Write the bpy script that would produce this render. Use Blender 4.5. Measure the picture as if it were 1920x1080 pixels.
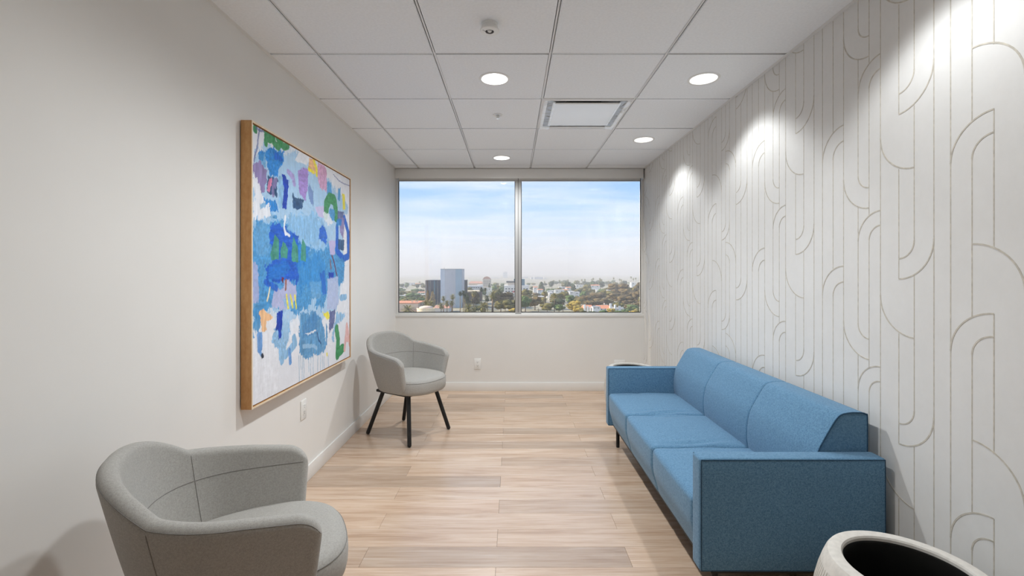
import bpy, bmesh, math, random
import numpy as np
from mathutils import Vector, Matrix, noise

for _o in list(bpy.data.objects):
    bpy.data.objects.remove(_o, do_unlink=True)
scene = bpy.context.scene
COL = scene.collection
R = math.radians

# ------------------------------------------------------------------ camera
CAM_Z = 1.30
FPX = 849.0                      # focal length in pixels of the 1920 px wide frame
cam_data = bpy.data.cameras.new('camera')
cam_data.sensor_width = 36.0
cam_data.lens = FPX / 1920.0 * 36.0
cam_data.shift_y = -28.0 / 1920.0
cam_data.clip_start = 0.05
cam_data.clip_end = 20000
cam = bpy.data.objects.new('camera', cam_data)
COL.objects.link(cam)
cam.location = (0, 0, CAM_Z)
cam.rotation_euler = (R(90), 0, 0)
scene.camera = cam

# ------------------------------------------------------------------ view and sampling
scene.view_settings.view_transform = 'Standard'
scene.view_settings.look = 'None'
scene.view_settings.gamma = 1.0
scene.view_settings.use_curve_mapping = False
scene.view_settings.exposure = 0.60
scene.cycles.max_bounces = 10
scene.cycles.diffuse_bounces = 5
scene.cycles.glossy_bounces = 4
scene.cycles.transmission_bounces = 6
scene.cycles.transparent_max_bounces = 12
scene.cycles.volume_bounces = 0
scene.cycles.caustics_reflective = False
scene.cycles.caustics_refractive = False
scene.cycles.use_denoising = True
scene.cycles.sample_clamp_indirect = 6.0
scene.cycles.use_adaptive_sampling = True
scene.cycles.adaptive_threshold = 0.03
scene.cycles.adaptive_min_samples = 12

# ------------------------------------------------------------------ sky
def build_world():
    w = bpy.data.worlds.new('sky')
    scene.world = w
    w.use_nodes = True
    nt = w.node_tree
    nt.nodes.clear()
    N, L = nt.nodes.new, nt.links.new
    tc = N('ShaderNodeTexCoord')
    sep = N('ShaderNodeSeparateXYZ'); L(tc.outputs['Generated'], sep.inputs[0])
    ramp = N('ShaderNodeValToRGB')
    L(sep.outputs['Z'], ramp.inputs[0])
    e = ramp.color_ramp.elements
    e[0].position = 0.0; e[0].color = (0.74, 0.78, 0.86, 1)
    e[1].position = 0.05; e[1].color = (0.70, 0.78, 0.90, 1)
    for p, c in ((0.10, (0.56, 0.73, 0.93, 1)), (0.15, (0.36, 0.60, 0.92, 1)), (0.22, (0.21, 0.47, 0.88, 1)),
                 (0.45, (0.18, 0.40, 0.80, 1)), (1.0, (0.10, 0.26, 0.62, 1))):
        k = e.new(p); k.color = c
    # thin streaky cirrus on a plane high above
    zc = N('ShaderNodeMath'); zc.operation = 'MAXIMUM'; zc.inputs[1].default_value = 0.02; L(sep.outputs['Z'], zc.inputs[0])
    dx = N('ShaderNodeMath'); dx.operation = 'DIVIDE'; L(sep.outputs['X'], dx.inputs[0]); L(zc.outputs[0], dx.inputs[1])
    dy = N('ShaderNodeMath'); dy.operation = 'DIVIDE'; L(sep.outputs['Y'], dy.inputs[0]); L(zc.outputs[0], dy.inputs[1])
    cmb = N('ShaderNodeCombineXYZ'); L(dx.outputs[0], cmb.inputs[0]); L(dy.outputs[0], cmb.inputs[1])
    mp = N('ShaderNodeMapping'); L(cmb.outputs[0], mp.inputs[0])
    mp.inputs['Rotation'].default_value = (0, 0, R(8)); mp.inputs['Scale'].default_value = (0.30, 0.55, 1)
    mp.inputs['Location'].default_value = (1.7, 0.4, 0)
    n1 = N('ShaderNodeTexNoise'); n1.inputs['Scale'].default_value = 1.1; n1.inputs['Detail'].default_value = 9
    n1.inputs['Roughness'].default_value = 0.58; n1.inputs['Distortion'].default_value = 0.5
    L(mp.outputs[0], n1.inputs['Vector'])
    cr = N('ShaderNodeValToRGB'); L(n1.outputs['Fac'], cr.inputs[0])
    cr.color_ramp.elements[0].position = 0.40; cr.color_ramp.elements[0].color = (0, 0, 0, 1)
    cr.color_ramp.elements[1].position = 0.72; cr.color_ramp.elements[1].color = (0.80, 0.80, 0.80, 1)
    mix = N('ShaderNodeMixRGB'); L(cr.outputs[0], mix.inputs[0]); L(ramp.outputs[0], mix.inputs[1])
    mix.inputs[2].default_value = (0.86, 0.90, 0.97, 1)
    bg = N('ShaderNodeBackground'); L(mix.outputs[0], bg.inputs[0]); bg.inputs[1].default_value = 0.83
    out = N('ShaderNodeOutputWorld'); L(bg.outputs[0], out.inputs[0])
build_world()

# ------------------------------------------------------------------ sun (low, from the left, almost along the facade)
sun_d = bpy.data.lights.new('sun', 'SUN')
sun_d.energy = 6.2
sun_d.angle = R(0.6)
sun_d.color = (1.0, 0.87, 0.70)
sun = bpy.data.objects.new('sun', sun_d)
COL.objects.link(sun)
sun.rotation_euler = Vector((2.6, -0.33, -1.45)).to_track_quat('-Z', 'Y').to_euler()
sun.location = (-30, 40, 60)

DOWNLIGHT_WATTS = 63.0            # mid-ceiling row
WALLWASH_WATTS = 13.5             # row along the wallpapered wall

# ------------------------------------------------------------------ room dimensions (metres)
XL, XR, YF, YN, ZC = -1.285, 1.455, 5.0, -1.75, 2.45

# ------------------------------------------------------------------ helpers
def link(o, parent=None):
    COL.objects.link(o)
    if parent is not None:
        o.parent = parent
    return o

def tag(o, label=None, category=None, group=None, kind=None):
    if label: o['label'] = label
    if category: o['category'] = category
    if group: o['group'] = group
    if kind: o['kind'] = kind
    return o

def thing(name, label, category, loc=(0, 0, 0), rotz=0.0, group=None):
    o = bpy.data.objects.new(name, None)
    o.empty_display_size = 0.1
    COL.objects.link(o)
    o.location = loc
    o.rotation_euler = (0, 0, rotz)
    return tag(o, label, category, group)

def smooth(me, angle=None):
    for p in me.polygons:
        p.use_smooth = True
    if angle is not None:
        try:
            me.set_sharp_from_angle(angle=R(angle))
        except Exception:
            pass
    return me

def mesh_py(name, verts, faces, mat=None, sm=False, angle=None):
    me = bpy.data.meshes.new(name)
    me.from_pydata([tuple(v) for v in verts], [], faces)
    me.validate()
    me.update()
    if sm:
        smooth(me, angle)
    if mat is not None:
        me.materials.append(mat)
    return me

def mesh_bm(name, bm, mat=None, sm=False, angle=None):
    bmesh.ops.recalc_face_normals(bm, faces=bm.faces)
    me = bpy.data.meshes.new(name)
    bm.to_mesh(me)
    bm.free()
    if sm:
        smooth(me, angle)
    if mat is not None:
        me.materials.append(mat)
    return me

def obj(name, me, parent=None, loc=None):
    o = bpy.data.objects.new(name, me)
    link(o, parent)
    if loc is not None:
        o.location = loc
    return o

def bm_box(bm, x0, x1, y0, y1, z0, z1, bevel=0.0, seg=2):
    vs = [bm.verts.new(p) for p in ((x0, y0, z0), (x1, y0, z0), (x1, y1, z0), (x0, y1, z0),
                                    (x0, y0, z1), (x1, y0, z1), (x1, y1, z1), (x0, y1, z1))]
    fs = [bm.faces.new([vs[i] for i in f]) for f in ((0, 3, 2, 1), (4, 5, 6, 7), (0, 1, 5, 4), (1, 2, 6, 5), (2, 3, 7, 6), (3, 0, 4, 7))]
    if bevel > 0:
        es = list({e for f in fs for e in f.edges})
        bmesh.ops.bevel(bm, geom=es, offset=bevel, segments=seg, profile=0.5, affect='EDGES')
    return vs

def box(name, x0, x1, y0, y1, z0, z1, mat, parent=None, bevel=0.0, seg=2):
    bm = bmesh.new()
    bm_box(bm, x0, x1, y0, y1, z0, z1, bevel, seg)
    return obj(name, mesh_bm(name, bm, mat, bevel > 0, 40), parent)

def struct(o):
    o['kind'] = 'structure'
    return o

def frame_axes(d):
    d = d.normalized()
    a = Vector((0, 0, 1)) if abs(d.z) < 0.9 else Vector((1, 0, 0))
    u = d.cross(a).normalized()
    return u, d.cross(u).normalized()

def tube_geo(pts, radii, seg=8, closed=False, cap=True):
    pts = [Vector(p) for p in pts]
    n = len(pts)
    if not hasattr(radii, '__len__'):
        radii = [radii] * n
    verts, faces = [], []
    u = None
    for i, p in enumerate(pts):
        if closed:
            d = (pts[(i + 1) % n] - pts[i - 1])
        else:
            d = pts[min(i + 1, n - 1)] - pts[max(i - 1, 0)]
        d = d.normalized()
        if u is None:
            u, v = frame_axes(d)
        else:
            u = (u - d * u.dot(d))
            u = u.normalized() if u.length > 1e-6 else frame_axes(d)[0]
            v = d.cross(u)
        for k in range(seg):
            t = 2 * math.pi * k / seg
            verts.append(p + (u * math.cos(t) + v * math.sin(t)) * radii[i])
    m = n if closed else n - 1
    for i in range(m):
        for k in range(seg):
            a = i * seg + k; b = i * seg + (k + 1) % seg
            c = ((i + 1) % n) * seg + (k + 1) % seg; d_ = ((i + 1) % n) * seg + k
            faces.append((a, b, c, d_))
    if cap and not closed:
        faces.append(tuple(range(seg))[::-1])
        faces.append(tuple((n - 1) * seg + k for k in range(seg)))
    return verts, faces

def join_geo(parts):
    V, F = [], []
    for v, f in parts:
        o = len(V)
        V += list(v)
        F += [tuple(i + o for i in q) for q in f]
    return V, F

def lathe_geo(profile, seg=48, rfun=None):
    """profile: list of (r, z); rfun(i_profile, k) -> radius factor"""
    V, F = [], []
    for i, (r, z) in enumerate(profile):
        for k in range(seg):
            t = 2 * math.pi * k / seg
            rr = r * (rfun(i, k) if rfun else 1.0)
            V.append((rr * math.cos(t), rr * math.sin(t), z))
    for i in range(len(profile) - 1):
        for k in range(seg):
            F.append((i * seg + k, i * seg + (k + 1) % seg, (i + 1) * seg + (k + 1) % seg, (i + 1) * seg + k))
    return V, F

# ------------------------------------------------------------------ materials
def newmat(name):
    m = bpy.data.materials.new(name)
    m.use_nodes = True
    nt = m.node_tree
    b = nt.nodes.get('Principled BSDF')
    return m, nt, b

def coords(nt, scale=(1, 1, 1), kind='Object', rnd=False):
    tc = nt.nodes.new('ShaderNodeTexCoord')
    mp = nt.nodes.new('ShaderNodeMapping')
    nt.links.new(tc.outputs[kind], mp.inputs[0])
    mp.inputs['Scale'].default_value = scale
    if rnd:
        oi = nt.nodes.new('ShaderNodeObjectInfo')
        ml = nt.nodes.new('ShaderNodeMath'); ml.operation = 'MULTIPLY'; ml.inputs[1].default_value = 37.0
        nt.links.new(oi.outputs['Random'], ml.inputs[0])
        cb = nt.nodes.new('ShaderNodeCombineXYZ')
        for i in range(3):
            nt.links.new(ml.outputs[0], cb.inputs[i])
        nt.links.new(cb.outputs[0], mp.inputs['Location'])
    return mp.outputs[0]

def nz(nt, vec, scale, detail=3, rough=0.5, dist=0.0):
    n = nt.nodes.new('ShaderNodeTexNoise')
    nt.links.new(vec, n.inputs['Vector'])
    n.inputs['Scale'].default_value = scale
    n.inputs['Detail'].default_value = detail
    n.inputs['Roughness'].default_value = rough
    n.inputs['Distortion'].default_value = dist
    return n.outputs['Fac']

def ramp(nt, fac, stops):
    r = nt.nodes.new('ShaderNodeValToRGB')
    nt.links.new(fac, r.inputs[0])
    e = r.color_ramp.elements
    e[0].position, e[0].color = stops[0][0], (*stops[0][1], 1)
    e[1].position, e[1].color = stops[-1][0], (*stops[-1][1], 1)
    for p, c in stops[1:-1]:
        k = e.new(p); k.color = (*c, 1)
    return r.outputs[0]

def mixc(nt, fac, a, b, mode='MIX'):
    m = nt.nodes.new('ShaderNodeMixRGB')
    m.blend_type = mode
    for i, v in enumerate((fac, a, b)):
        if hasattr(v, 'is_linked') or hasattr(v, 'links'):
            nt.links.new(v, m.inputs[i])
        elif i == 0:
            m.inputs[0].default_value = v
        else:
            m.inputs[i].default_value = (*v, 1)
    return m.outputs[0]

def bump(nt, b, height, strength, dist):
    bp = nt.nodes.new('ShaderNodeBump')
    bp.inputs['Strength'].default_value = strength
    bp.inputs['Distance'].default_value = dist
    nt.links.new(height, bp.inputs['Height'])
    nt.links.new(bp.outputs[0], b.inputs['Normal'])

def mat_plain(name, c, rough=0.6, var=0.04, scale=6.0, metallic=0.0, spec=0.4, kind='Object', bmp=0.0, bscale=200, rnd=False):
    m, nt, b = newmat(name)
    v = coords(nt, kind=kind, rnd=rnd)
    f = nz(nt, v, scale, 4)
    lo = tuple(max(0, x * (1 - var)) for x in c); hi = tuple(min(1, x * (1 + var)) for x in c)
    nt.links.new(ramp(nt, f, [(0.3, lo), (0.7, hi)]), b.inputs['Base Color'])
    b.inputs['Roughness'].default_value = rough
    b.inputs['Metallic'].default_value = metallic
    b.inputs['Specular IOR Level'].default_value = spec
    if bmp > 0:
        bump(nt, b, nz(nt, v, bscale, 3), bmp, 0.001)
    return m

def mat_fabric(name, dark, mid, light, s=520.0, sheen=0.15):
    m, nt, b = newmat(name)
    v = coords(nt)
    f1 = nz(nt, v, s, 3, 0.7)
    f2 = nz(nt, v, s * 0.22, 2, 0.5)
    c = ramp(nt, f1, [(0.30, dark), (0.5, mid), (0.70, light)])
    c2 = mixc(nt, 0.18, c, ramp(nt, f2, [(0.35, dark), (0.65, light)]))
    nt.links.new(c2, b.inputs['Base Color'])
    b.inputs['Roughness'].default_value = 0.95
    b.inputs['Specular IOR Level'].default_value = 0.1
    b.inputs['Sheen Weight'].default_value = sheen
    b.inputs['Sheen Roughness'].default_value = 0.5
    bump(nt, b, f1, 0.35, 0.0015)
    return m

def mat_wood(name, cols, gs=(1.0, 14.0, 14.0), rough=0.5, rnd=True, vary=0.25, spec=0.35):
    """grain along local X"""
    m, nt, b = newmat(name)
    v = coords(nt, scale=gs, rnd=rnd)
    f = nz(nt, v, 2.2, 6, 0.62, 0.6)
    v2 = coords(nt, scale=(gs[0] * 1.3, gs[1] * 8.0, gs[2] * 8.0), rnd=rnd)
    g = nz(nt, v2, 3.0, 4, 0.6)
    base = ramp(nt, f, [(0.28, cols[0]), (0.42, cols[1]), (0.56, cols[2]), (0.74, cols[3])])
    base = mixc(nt, 0.33, base, ramp(nt, g, [(0.35, cols[0]), (0.65, cols[3])]))
    if rnd:
        oi = nt.nodes.new('ShaderNodeObjectInfo')
        tint = ramp(nt, oi.outputs['Random'], [(0.0, (1 - vary,) * 3), (0.35, (1 - vary * 0.2, 1 - vary * 0.28, 1 - vary * 0.36)), (0.7, (1, 1, 1)), (1.0, (1.0, 0.965, 0.93))])
        base = mixc(nt, 1.0, base, tint, 'MULTIPLY')
    nt.links.new(base, b.inputs['Base Color'])
    b.inputs['Roughness'].default_value = rough
    b.inputs['Specular IOR Level'].default_value = spec
    bump(nt, b, g, 0.08, 0.0006)
    return m

def mat_emit(name, c, strength):
    m, nt, b = newmat(name)
    b.inputs['Base Color'].default_value = (*c, 1)
    b.inputs['Emission Color'].default_value = (*c, 1)
    b.inputs['Emission Strength'].default_value = strength
    return m

def mat_clear(name, tint=(1, 1, 1), gloss=0.06, rough=0.02, fres=0.9):
    m, nt, b = newmat(name)
    nt.nodes.remove(b)
    out = nt.nodes['Material Output']
    tr = nt.nodes.new('ShaderNodeBsdfTransparent'); tr.inputs[0].default_value = (*tint, 1)
    gl = nt.nodes.new('ShaderNodeBsdfGlossy'); gl.inputs['Roughness'].default_value = rough
    lw = nt.nodes.new('ShaderNodeFresnel'); lw.inputs[0].default_value = 1.45
    ml = nt.nodes.new('ShaderNodeMath'); ml.operation = 'MULTIPLY_ADD'; ml.inputs[1].default_value = fres; ml.inputs[2].default_value = gloss - 0.035
    nt.links.new(lw.outputs[0], ml.inputs[0])
    mx = nt.nodes.new('ShaderNodeMixShader')
    nt.links.new(ml.outputs[0], mx.inputs[0]); nt.links.new(tr.outputs[0], mx.inputs[1]); nt.links.new(gl.outputs[0], mx.inputs[2])
    nt.links.new(mx.outputs[0], out.inputs['Surface'])
    return m

def srgb(r, g, b):
    f = lambda c: (c / 255 / 12.92) if c / 255 <= 0.04045 else ((c / 255 + 0.055) / 1.055) ** 2.4
    return (f(r), f(g), f(b))

M = {}
M['paint'] = mat_plain('warm white wall paint', (0.805, 0.792, 0.765), 0.75, 0.012, 3.0, spec=0.2, bmp=0.06, bscale=260)
M['trim'] = mat_plain('satin white trim paint', (0.80, 0.79, 0.765), 0.45, 0.01, 4.0)
M['tile'] = mat_plain('mineral fibre ceiling tile', (0.90, 0.92, 0.94), 0.9, 0.03, 90.0, spec=0.1, bmp=0.25, bscale=420)
M['tee'] = mat_plain('white enamelled steel grid', (0.80, 0.80, 0.79), 0.4, 0.01, 5.0)
M['plastic'] = mat_plain('white plastic', (0.84, 0.84, 0.82), 0.35, 0.01, 8.0)
M['dark'] = mat_plain('black void', (0.012, 0.012, 0.013), 0.6, 0.1, 8.0)
M['black'] = mat_plain('black powder coat', (0.012, 0.012, 0.012), 0.5, 0.1, 40.0)
M['chrome'] = mat_plain('brushed chrome', (0.62, 0.62, 0.60), 0.22, 0.05, 30.0, metallic=1.0)
M['plenum'] = mat_plain('grey sheet steel', (0.20, 0.20, 0.21), 0.5, 0.05, 5.0)
M['plank'] = mat_wood('light oak vinyl plank', [srgb(170, 137, 109), srgb(199, 170, 144), srgb(214, 188, 164), srgb(229, 209, 190)], (0.9, 9.0, 9.0), 0.27, True, 0.26, 0.95)
M['oak'] = mat_wood('oak picture frame', [srgb(176, 124, 74), srgb(192, 140, 86), srgb(202, 152, 98), srgb(214, 170, 118)], (14.0, 14.0, 1.2), 0.5, False)
M['oak_face'] = mat_wood('pale oak frame edge', [srgb(214, 192, 160), srgb(226, 206, 176), srgb(232, 214, 188), srgb(240, 226, 204)], (14.0, 14.0, 1.2), 0.5, False)
M['grey'] = mat_fabric('warm grey felt', (0.25, 0.238, 0.215), (0.385, 0.37, 0.342), (0.53, 0.515, 0.485), 820)
M['grey_seam'] = mat_fabric('warm grey stitched seam', (0.16, 0.15, 0.14), (0.22, 0.21, 0.195), (0.28, 0.27, 0.25), 900)
M['blue'] = mat_fabric('blue felted wool', (0.032, 0.082, 0.140), (0.098, 0.222, 0.360), (0.23, 0.40, 0.55), 620, 0.18)
M['blue_seam'] = mat_fabric('blue stitched seam', (0.012, 0.035, 0.065), (0.025, 0.07, 0.125), (0.05, 0.12, 0.20), 600)
M['stone'] = mat_plain('pale cast stone', (0.66, 0.63, 0.58), 0.85, 0.07, 60.0, spec=0.15, bmp=0.2, bscale=300)
M['liner'] = mat_plain('dark pot liner', (0.014, 0.013, 0.012), 0.45, 0.2, 8.0)
M['soil'] = mat_plain('dark grey potting fill', (0.035, 0.034, 0.032), 0.8, 0.4, 30.0, bmp=0.5, bscale=60)
M['glass'] = mat_clear('window glass', (0.985, 0.99, 0.99), 0.045)
M['film'] = mat_clear('thin clear plastic film', (0.97, 0.97, 0.97), 0.06, 0.2, 0.35)
M['alu'] = mat_plain('grey-white aluminium frame', (0.47, 0.465, 0.455), 0.8, 0.02, 5.0)
M['gasket'] = mat_plain('dark rubber gasket', (0.03, 0.025, 0.022), 0.6, 0.05, 5.0)
M['lens'] = mat_emit('lit diffuser lens', (1.0, 0.98, 0.95), 5.0)

# ================================================================== ROOM SHELL
def wallpaper_material():
    m, nt, b = newmat('pale plaster wallpaper')
    v = coords(nt)
    f = nz(nt, v, 2.3, 5, 0.6)
    v2 = coords(nt, scale=(1, 2.0, 1.4))
    g = nz(nt, v2, 14.0, 6, 0.7)
    c = ramp(nt, f, [(0.3, (0.715, 0.705, 0.682)), (0.7, (0.775, 0.768, 0.748))])
    c = mixc(nt, 0.15, c, ramp(nt, g, [(0.35, (0.68, 0.67, 0.648)), (0.65, (0.80, 0.795, 0.78))]))
    nt.links.new(c, b.inputs['Base Color'])
    b.inputs['Roughness'].default_value = 0.7
    b.inputs['Specular IOR Level'].default_value = 0.25
    bump(nt, b, g, 0.08, 0.0008)
    return m
M['wallpaper'] = wallpaper_material()
M['line'] = mat_plain('taupe printed line', srgb(198, 192, 180), 0.5, 0.16, 55.0, metallic=0.0, spec=0.3)

floor = struct(box('floor', XL - 0.1, XR + 0.1, YN - 0.1, YF + 0.05, -0.06, -0.004, M['dark']))

# planks, running from side to side, half-bond
PW, PL = 0.150, 1.212
_plank_cache = {}
def plank_mesh(length):
    k = round(length, 3)
    if k not in _plank_cache:
        bm = bmesh.new()
        bm_box(bm, -k / 2 + 0.0005, k / 2 - 0.0005, -PW / 2 + 0.0005, PW / 2 - 0.0005, -0.004, 0.0, 0.0006, 1)
        _plank_cache[k] = mesh_bm('plank', bm, M['plank'])
    return _plank_cache[k]
row = 0
y = YF
while y > YN:
    yc = y - PW / 2
    x = -0.072 - 3 * PL + (PL / 2 if row % 2 else 0.0)
    while x < XR:
        a, b_ = max(x, XL), min(x + PL, XR)
        if b_ - a > 0.02:
            obj('plank', plank_mesh(b_ - a), floor, ((a + b_) / 2, yc, 0))
        x += PL
    y -= PW
    row += 1

wall_left = struct(box('wall_left', XL - 0.12, XL, YN - 0.1, YF + 0.1, -0.06, 2.62, M['paint']))
wall_right = struct(box('wall_right', XR, XR + 0.12, YN - 0.1, YF + 0.1, -0.06, 2.62, M['wallpaper']))
wall_near = struct(box('wall_near', XL, XR, YN - 0.12, YN, -0.06, 2.62, M['paint']))
SILL = 0.842
wall_far = struct(box('wall_far', XL, XR, YF, YF + 0.12, -0.06, SILL, M['paint']))
wall_above = struct(box('wall_lintel', XL, XR, YF + 0.02, YF + 0.12, 2.40, 2.62, M['paint']))

# baseboards
BH = 0.094
struct(box('baseboard_left', XL, XL + 0.012, YN, YF, 0.0, BH, M['trim'], bevel=0.002, seg=2))
struct(box('baseboard_right', XR - 0.012, XR, YN, YF, 0.0, BH, M['trim'], bevel=0.002, seg=2))
struct(box('baseboard_far', XL + 0.012, XR - 0.012, YF - 0.012, YF, 0.0, BH, M['trim'], bevel=0.002, seg=2))
struct(box('baseboard_near', XL + 0.012, XR - 0.012, YN, YN + 0.012, 0.0, BH, M['trim'], bevel=0.002, seg=2))

# ------------------------------------------------------------------ wallpaper print: straight lines and quarter arcs
def wallpaper_lines():
    parts = []
    W2, T = 0.0025, 0.0005
    xw = XR - T
    def ribbon(pts, w=W2, xw=xw - 0.0004):
        n = len(pts)
        V, F = [], []
        for i, (u, z) in enumerate(pts):
            a = pts[max(i - 1, 0)]; b_ = pts[min(i + 1, n - 1)]
            d = Vector((b_[0] - a[0], b_[1] - a[1]))
            d = d.normalized() if d.length > 0 else Vector((0, 1))
            nx, ny = -d.y * w, d.x * w
            V += [(xw, u + nx, z + ny), (xw, u - nx, z - ny), (XR + 0.001, u + nx, z + ny), (XR + 0.001, u - nx, z - ny)]
        for i in range(n - 1):
            o = 4 * i
            F += [(o, o + 1, o + 5, o + 4), (o + 1, o + 3, o + 7, o + 5), (o + 2, o, o + 4, o + 6)]
        parts.append((V, F))
    U = 0.62          # one strip
    V = 0.619         # vertical repeat
    offs = [0.0, 0.0595, 0.136, 0.201, 0.286, 0.343, 0.4015, 0.485, 0.550]
    base = 1.502
    def Lx(k, i):
        return base + U * (k + i // 9) + offs[i % 9]
    ZT, ZB = ZC - 0.003, BH + 0.001
    gaps = {}
    def gap(k, i, z0, z1):
        gaps.setdefault((k + i // 9, i % 9), []).append((min(z0, z1), max(z0, z1)))
    def arc(cu, cz, ru, up, side):
        pts = []
        for s in range(15):
            t = math.pi / 2 * s / 14
            u = cu + side * ru * math.cos(t)
            z = cz + (1 if up else -1) * ru * math.sin(t)
            if ZB < z < ZT and YN + 0.01 < u < YF:
                pts.append((u, z))
        if len(pts) > 1:
            ribbon(pts)
    def repeats(z):
        z = z - V * 6
        while z < ZT + 0.4:
            if z > ZB - 0.3:
                yield z
            z += V
    def double(k, ic, im, io, end, up):
        """concentric quarter arcs about line ic; inner from line im, outer from line io; outer arc ends at height end on line ic"""
        cu, ri, ro = Lx(k, ic), abs(Lx(k, im) - Lx(k, ic)), abs(Lx(k, io) - Lx(k, ic))
        side = 1 if Lx(k, im) > cu else -1
        sg = 1 if up else -1
        for z in repeats(end):
            cz = z - sg * ro
            arc(cu, cz, ro, up, side)
            arc(cu, cz, ri, up, side)
            gap(k, im, cz, cz + sg * math.sqrt(max(ro * ro - ri * ri, 0)))
    def single(k, ic, io, end, up):
        cu, ro = Lx(k, ic), abs(Lx(k, io) - Lx(k, ic))
        side = 1 if Lx(k, io) > cu else -1
        sg = 1 if up else -1
        for z in repeats(end):
            arc(cu, z - sg * ro, ro, up, side)
    for k in range(-6, 6):
        m = k % 3
        if m == 0:
            double(k, 3, 2, 1, 1.897, False)
            single(k, 2, 4, 1.683, False)
            double(k, 4, 5, 6, 2.167, True)
            double(k, 5, 6, 7, 1.566, False)
            double(k, 7, 8, 9, 1.950, True)
            for z in repeats(1.897):
                gap(k, 3, z, z - 0.205)
        elif m == 1:
            double(k, 3, 2, 1, 2.015, False)
            single(k, 2, 4, 1.795, False)
            double(k, 4, 5, 6, 2.281, True)
            double(k, 5, 6, 7, 1.681, False)
            double(k, 7, 8, 9, 2.064, True)
            for z in repeats(2.015):
                gap(k, 3, z, z - 0.205)
        else:
            double(k, 3, 2, 1, 1.746, False)
            double(k, 5, 4, 3, 2.128, True)
            double(k, 6, 5, 4, 2.148, False)
            double(k, 7, 8, 9, 1.796, True)
            single(k, 8, 6, 2.011, True)
            for z in repeats(1.796):
                gap(k, 7, z, z + 0.195)
    for k in range(-6, 6):
        for i in range(9):
            u = Lx(k, i)
            if not (YN + 0.02 < u < YF - 0.005):
                continue
            gs = sorted(gaps.get((k, i), []))
            z = ZB
            for g0, g1 in gs:
                if g0 > z:
                    ribbon([(u, z), (u, min(g0, ZT))], 0.0018, xw)
                z = max(z, g1)
                if z >= ZT:
                    break
            if z < ZT:
                ribbon([(u, z), (u, ZT)], 0.0018, xw)
    Vv, F = join_geo(parts)
    return mesh_py('wallpaper_print', Vv, F, M['line'])
o = obj('wallpaper_print', wallpaper_lines(), wall_right)

# ------------------------------------------------------------------ suspended ceiling
ceiling = struct(box('ceiling', XL - 0.1, XR + 0.1, YN - 0.1, YF + 0.1, 2.62, 2.68, M['paint']))
T = 0.61
COLS = [XL + 0.004, -1.018, -0.408, 0.202, 0.812, XR - 0.004]
ROW0 = 2.370
rows = sorted([ROW0 + T * i for i in range(-8, 5) if YN < ROW0 + T * i < YF - 0.06] + [YN + 0.004, YF - 0.052])
ZTILE, ZTEE = ZC - 0.003, ZC + 0.003
HOLES = {}                     # (column, row) -> hole radius
def row_of(y):
    for i in range(len(rows) - 1):
        if rows[i] < y < rows[i + 1]:
            return i
def tile_mesh(w, d, hole=0.0):
    bm = bmesh.new()
    g = 0.0105
    hw, hd = w / 2 - g, d / 2 - g
    if hole <= 0:
        bm_box(bm, -hw, hw, -hd, hd, 0.0, 0.006)
        bm_box(bm, -hw - 0.006, hw + 0.006, -hd - 0.006, hd + 0.006, 0.006, 0.018)
    else:
        n = 48
        def ring(z, hx, hy, circ):
            out = []
            for k in range(n):
                t = 2 * math.pi * (k + 0.5) / n
                c, s = math.cos(t), math.sin(t)
                if circ:
                    out.append(bm.verts.new((hole * c, hole * s, z)))
                else:
                    f = min(hx / max(abs(c), 1e-9), hy / max(abs(s), 1e-9))
                    out.append(bm.verts.new((f * c, f * s, z)))
            return out
        # true corners: snap the sample nearest each corner
        rings = [ring(0.018, 0, 0, True), ring(0.0, 0, 0, True), ring(0.0, hw, hd, False), ring(0.018, hw, hd, False)]
        for rr in rings[2:]:
            for sx in (-1, 1):
                for sy in (-1, 1):
                    v = min(rr, key=lambda q: (q.co.x - sx * hw) ** 2 + (q.co.y - sy * hd) ** 2)
                    v.co.x, v.co.y = sx * hw, sy * hd
        for a, b_ in ((0, 1), (1, 2), (2, 3), (3, 0)):
            for k in range(n):
                bm.faces.new((rings[a][k], rings[a][(k + 1) % n], rings[b_][(k + 1) % n], rings[b_][k]))
    return mesh_bm('ceiling_tile', bm, M['tile'])

CX = [(COLS[i] + COLS[i + 1]) / 2 for i in range(5)]
DL_CENTRE = [2.675, 4.505, 1.455]  # last one is unseen, added to light the near left wall
DL_WALL = [2.675, 3.895, 1.455]
for yy in DL_CENTRE: HOLES[(2, row_of(yy))] = 0.078
for yy in DL_WALL: HOLES[(4, row_of(yy))] = 0.078
VENT = (3, row_of(3.28))
_tc = {}
for ci in range(5):
    for ri in range(len(rows) - 1):
        if (ci, ri) == VENT:
            continue
        w, d = COLS[ci + 1] - COLS[ci], rows[ri + 1] - rows[ri]
        h = HOLES.get((ci, ri), 0.0)
        key = (round(w, 3), round(d, 3), h)
        if key not in _tc:
            _tc[key] = tile_mesh(w, d, h)
        obj('ceiling_tile', _tc[key], ceiling, (CX[ci], (rows[ri] + rows[ri + 1]) / 2, ZTILE))
for c in COLS[1:-1]:
    box('main_tee', c - 0.0075, c + 0.0075, YN, YF - 0.05, ZTEE, ZTEE + 0.004, M['tee'], ceiling)
for r_ in rows[1:-1]:
    for ci in range(5):
        box('cross_tee', COLS[ci] + 0.008, COLS[ci + 1] - 0.008, r_ - 0.0075, r_ + 0.0075, ZTEE + 0.0004, ZTEE + 0.004, M['tee'], ceiling)
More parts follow.
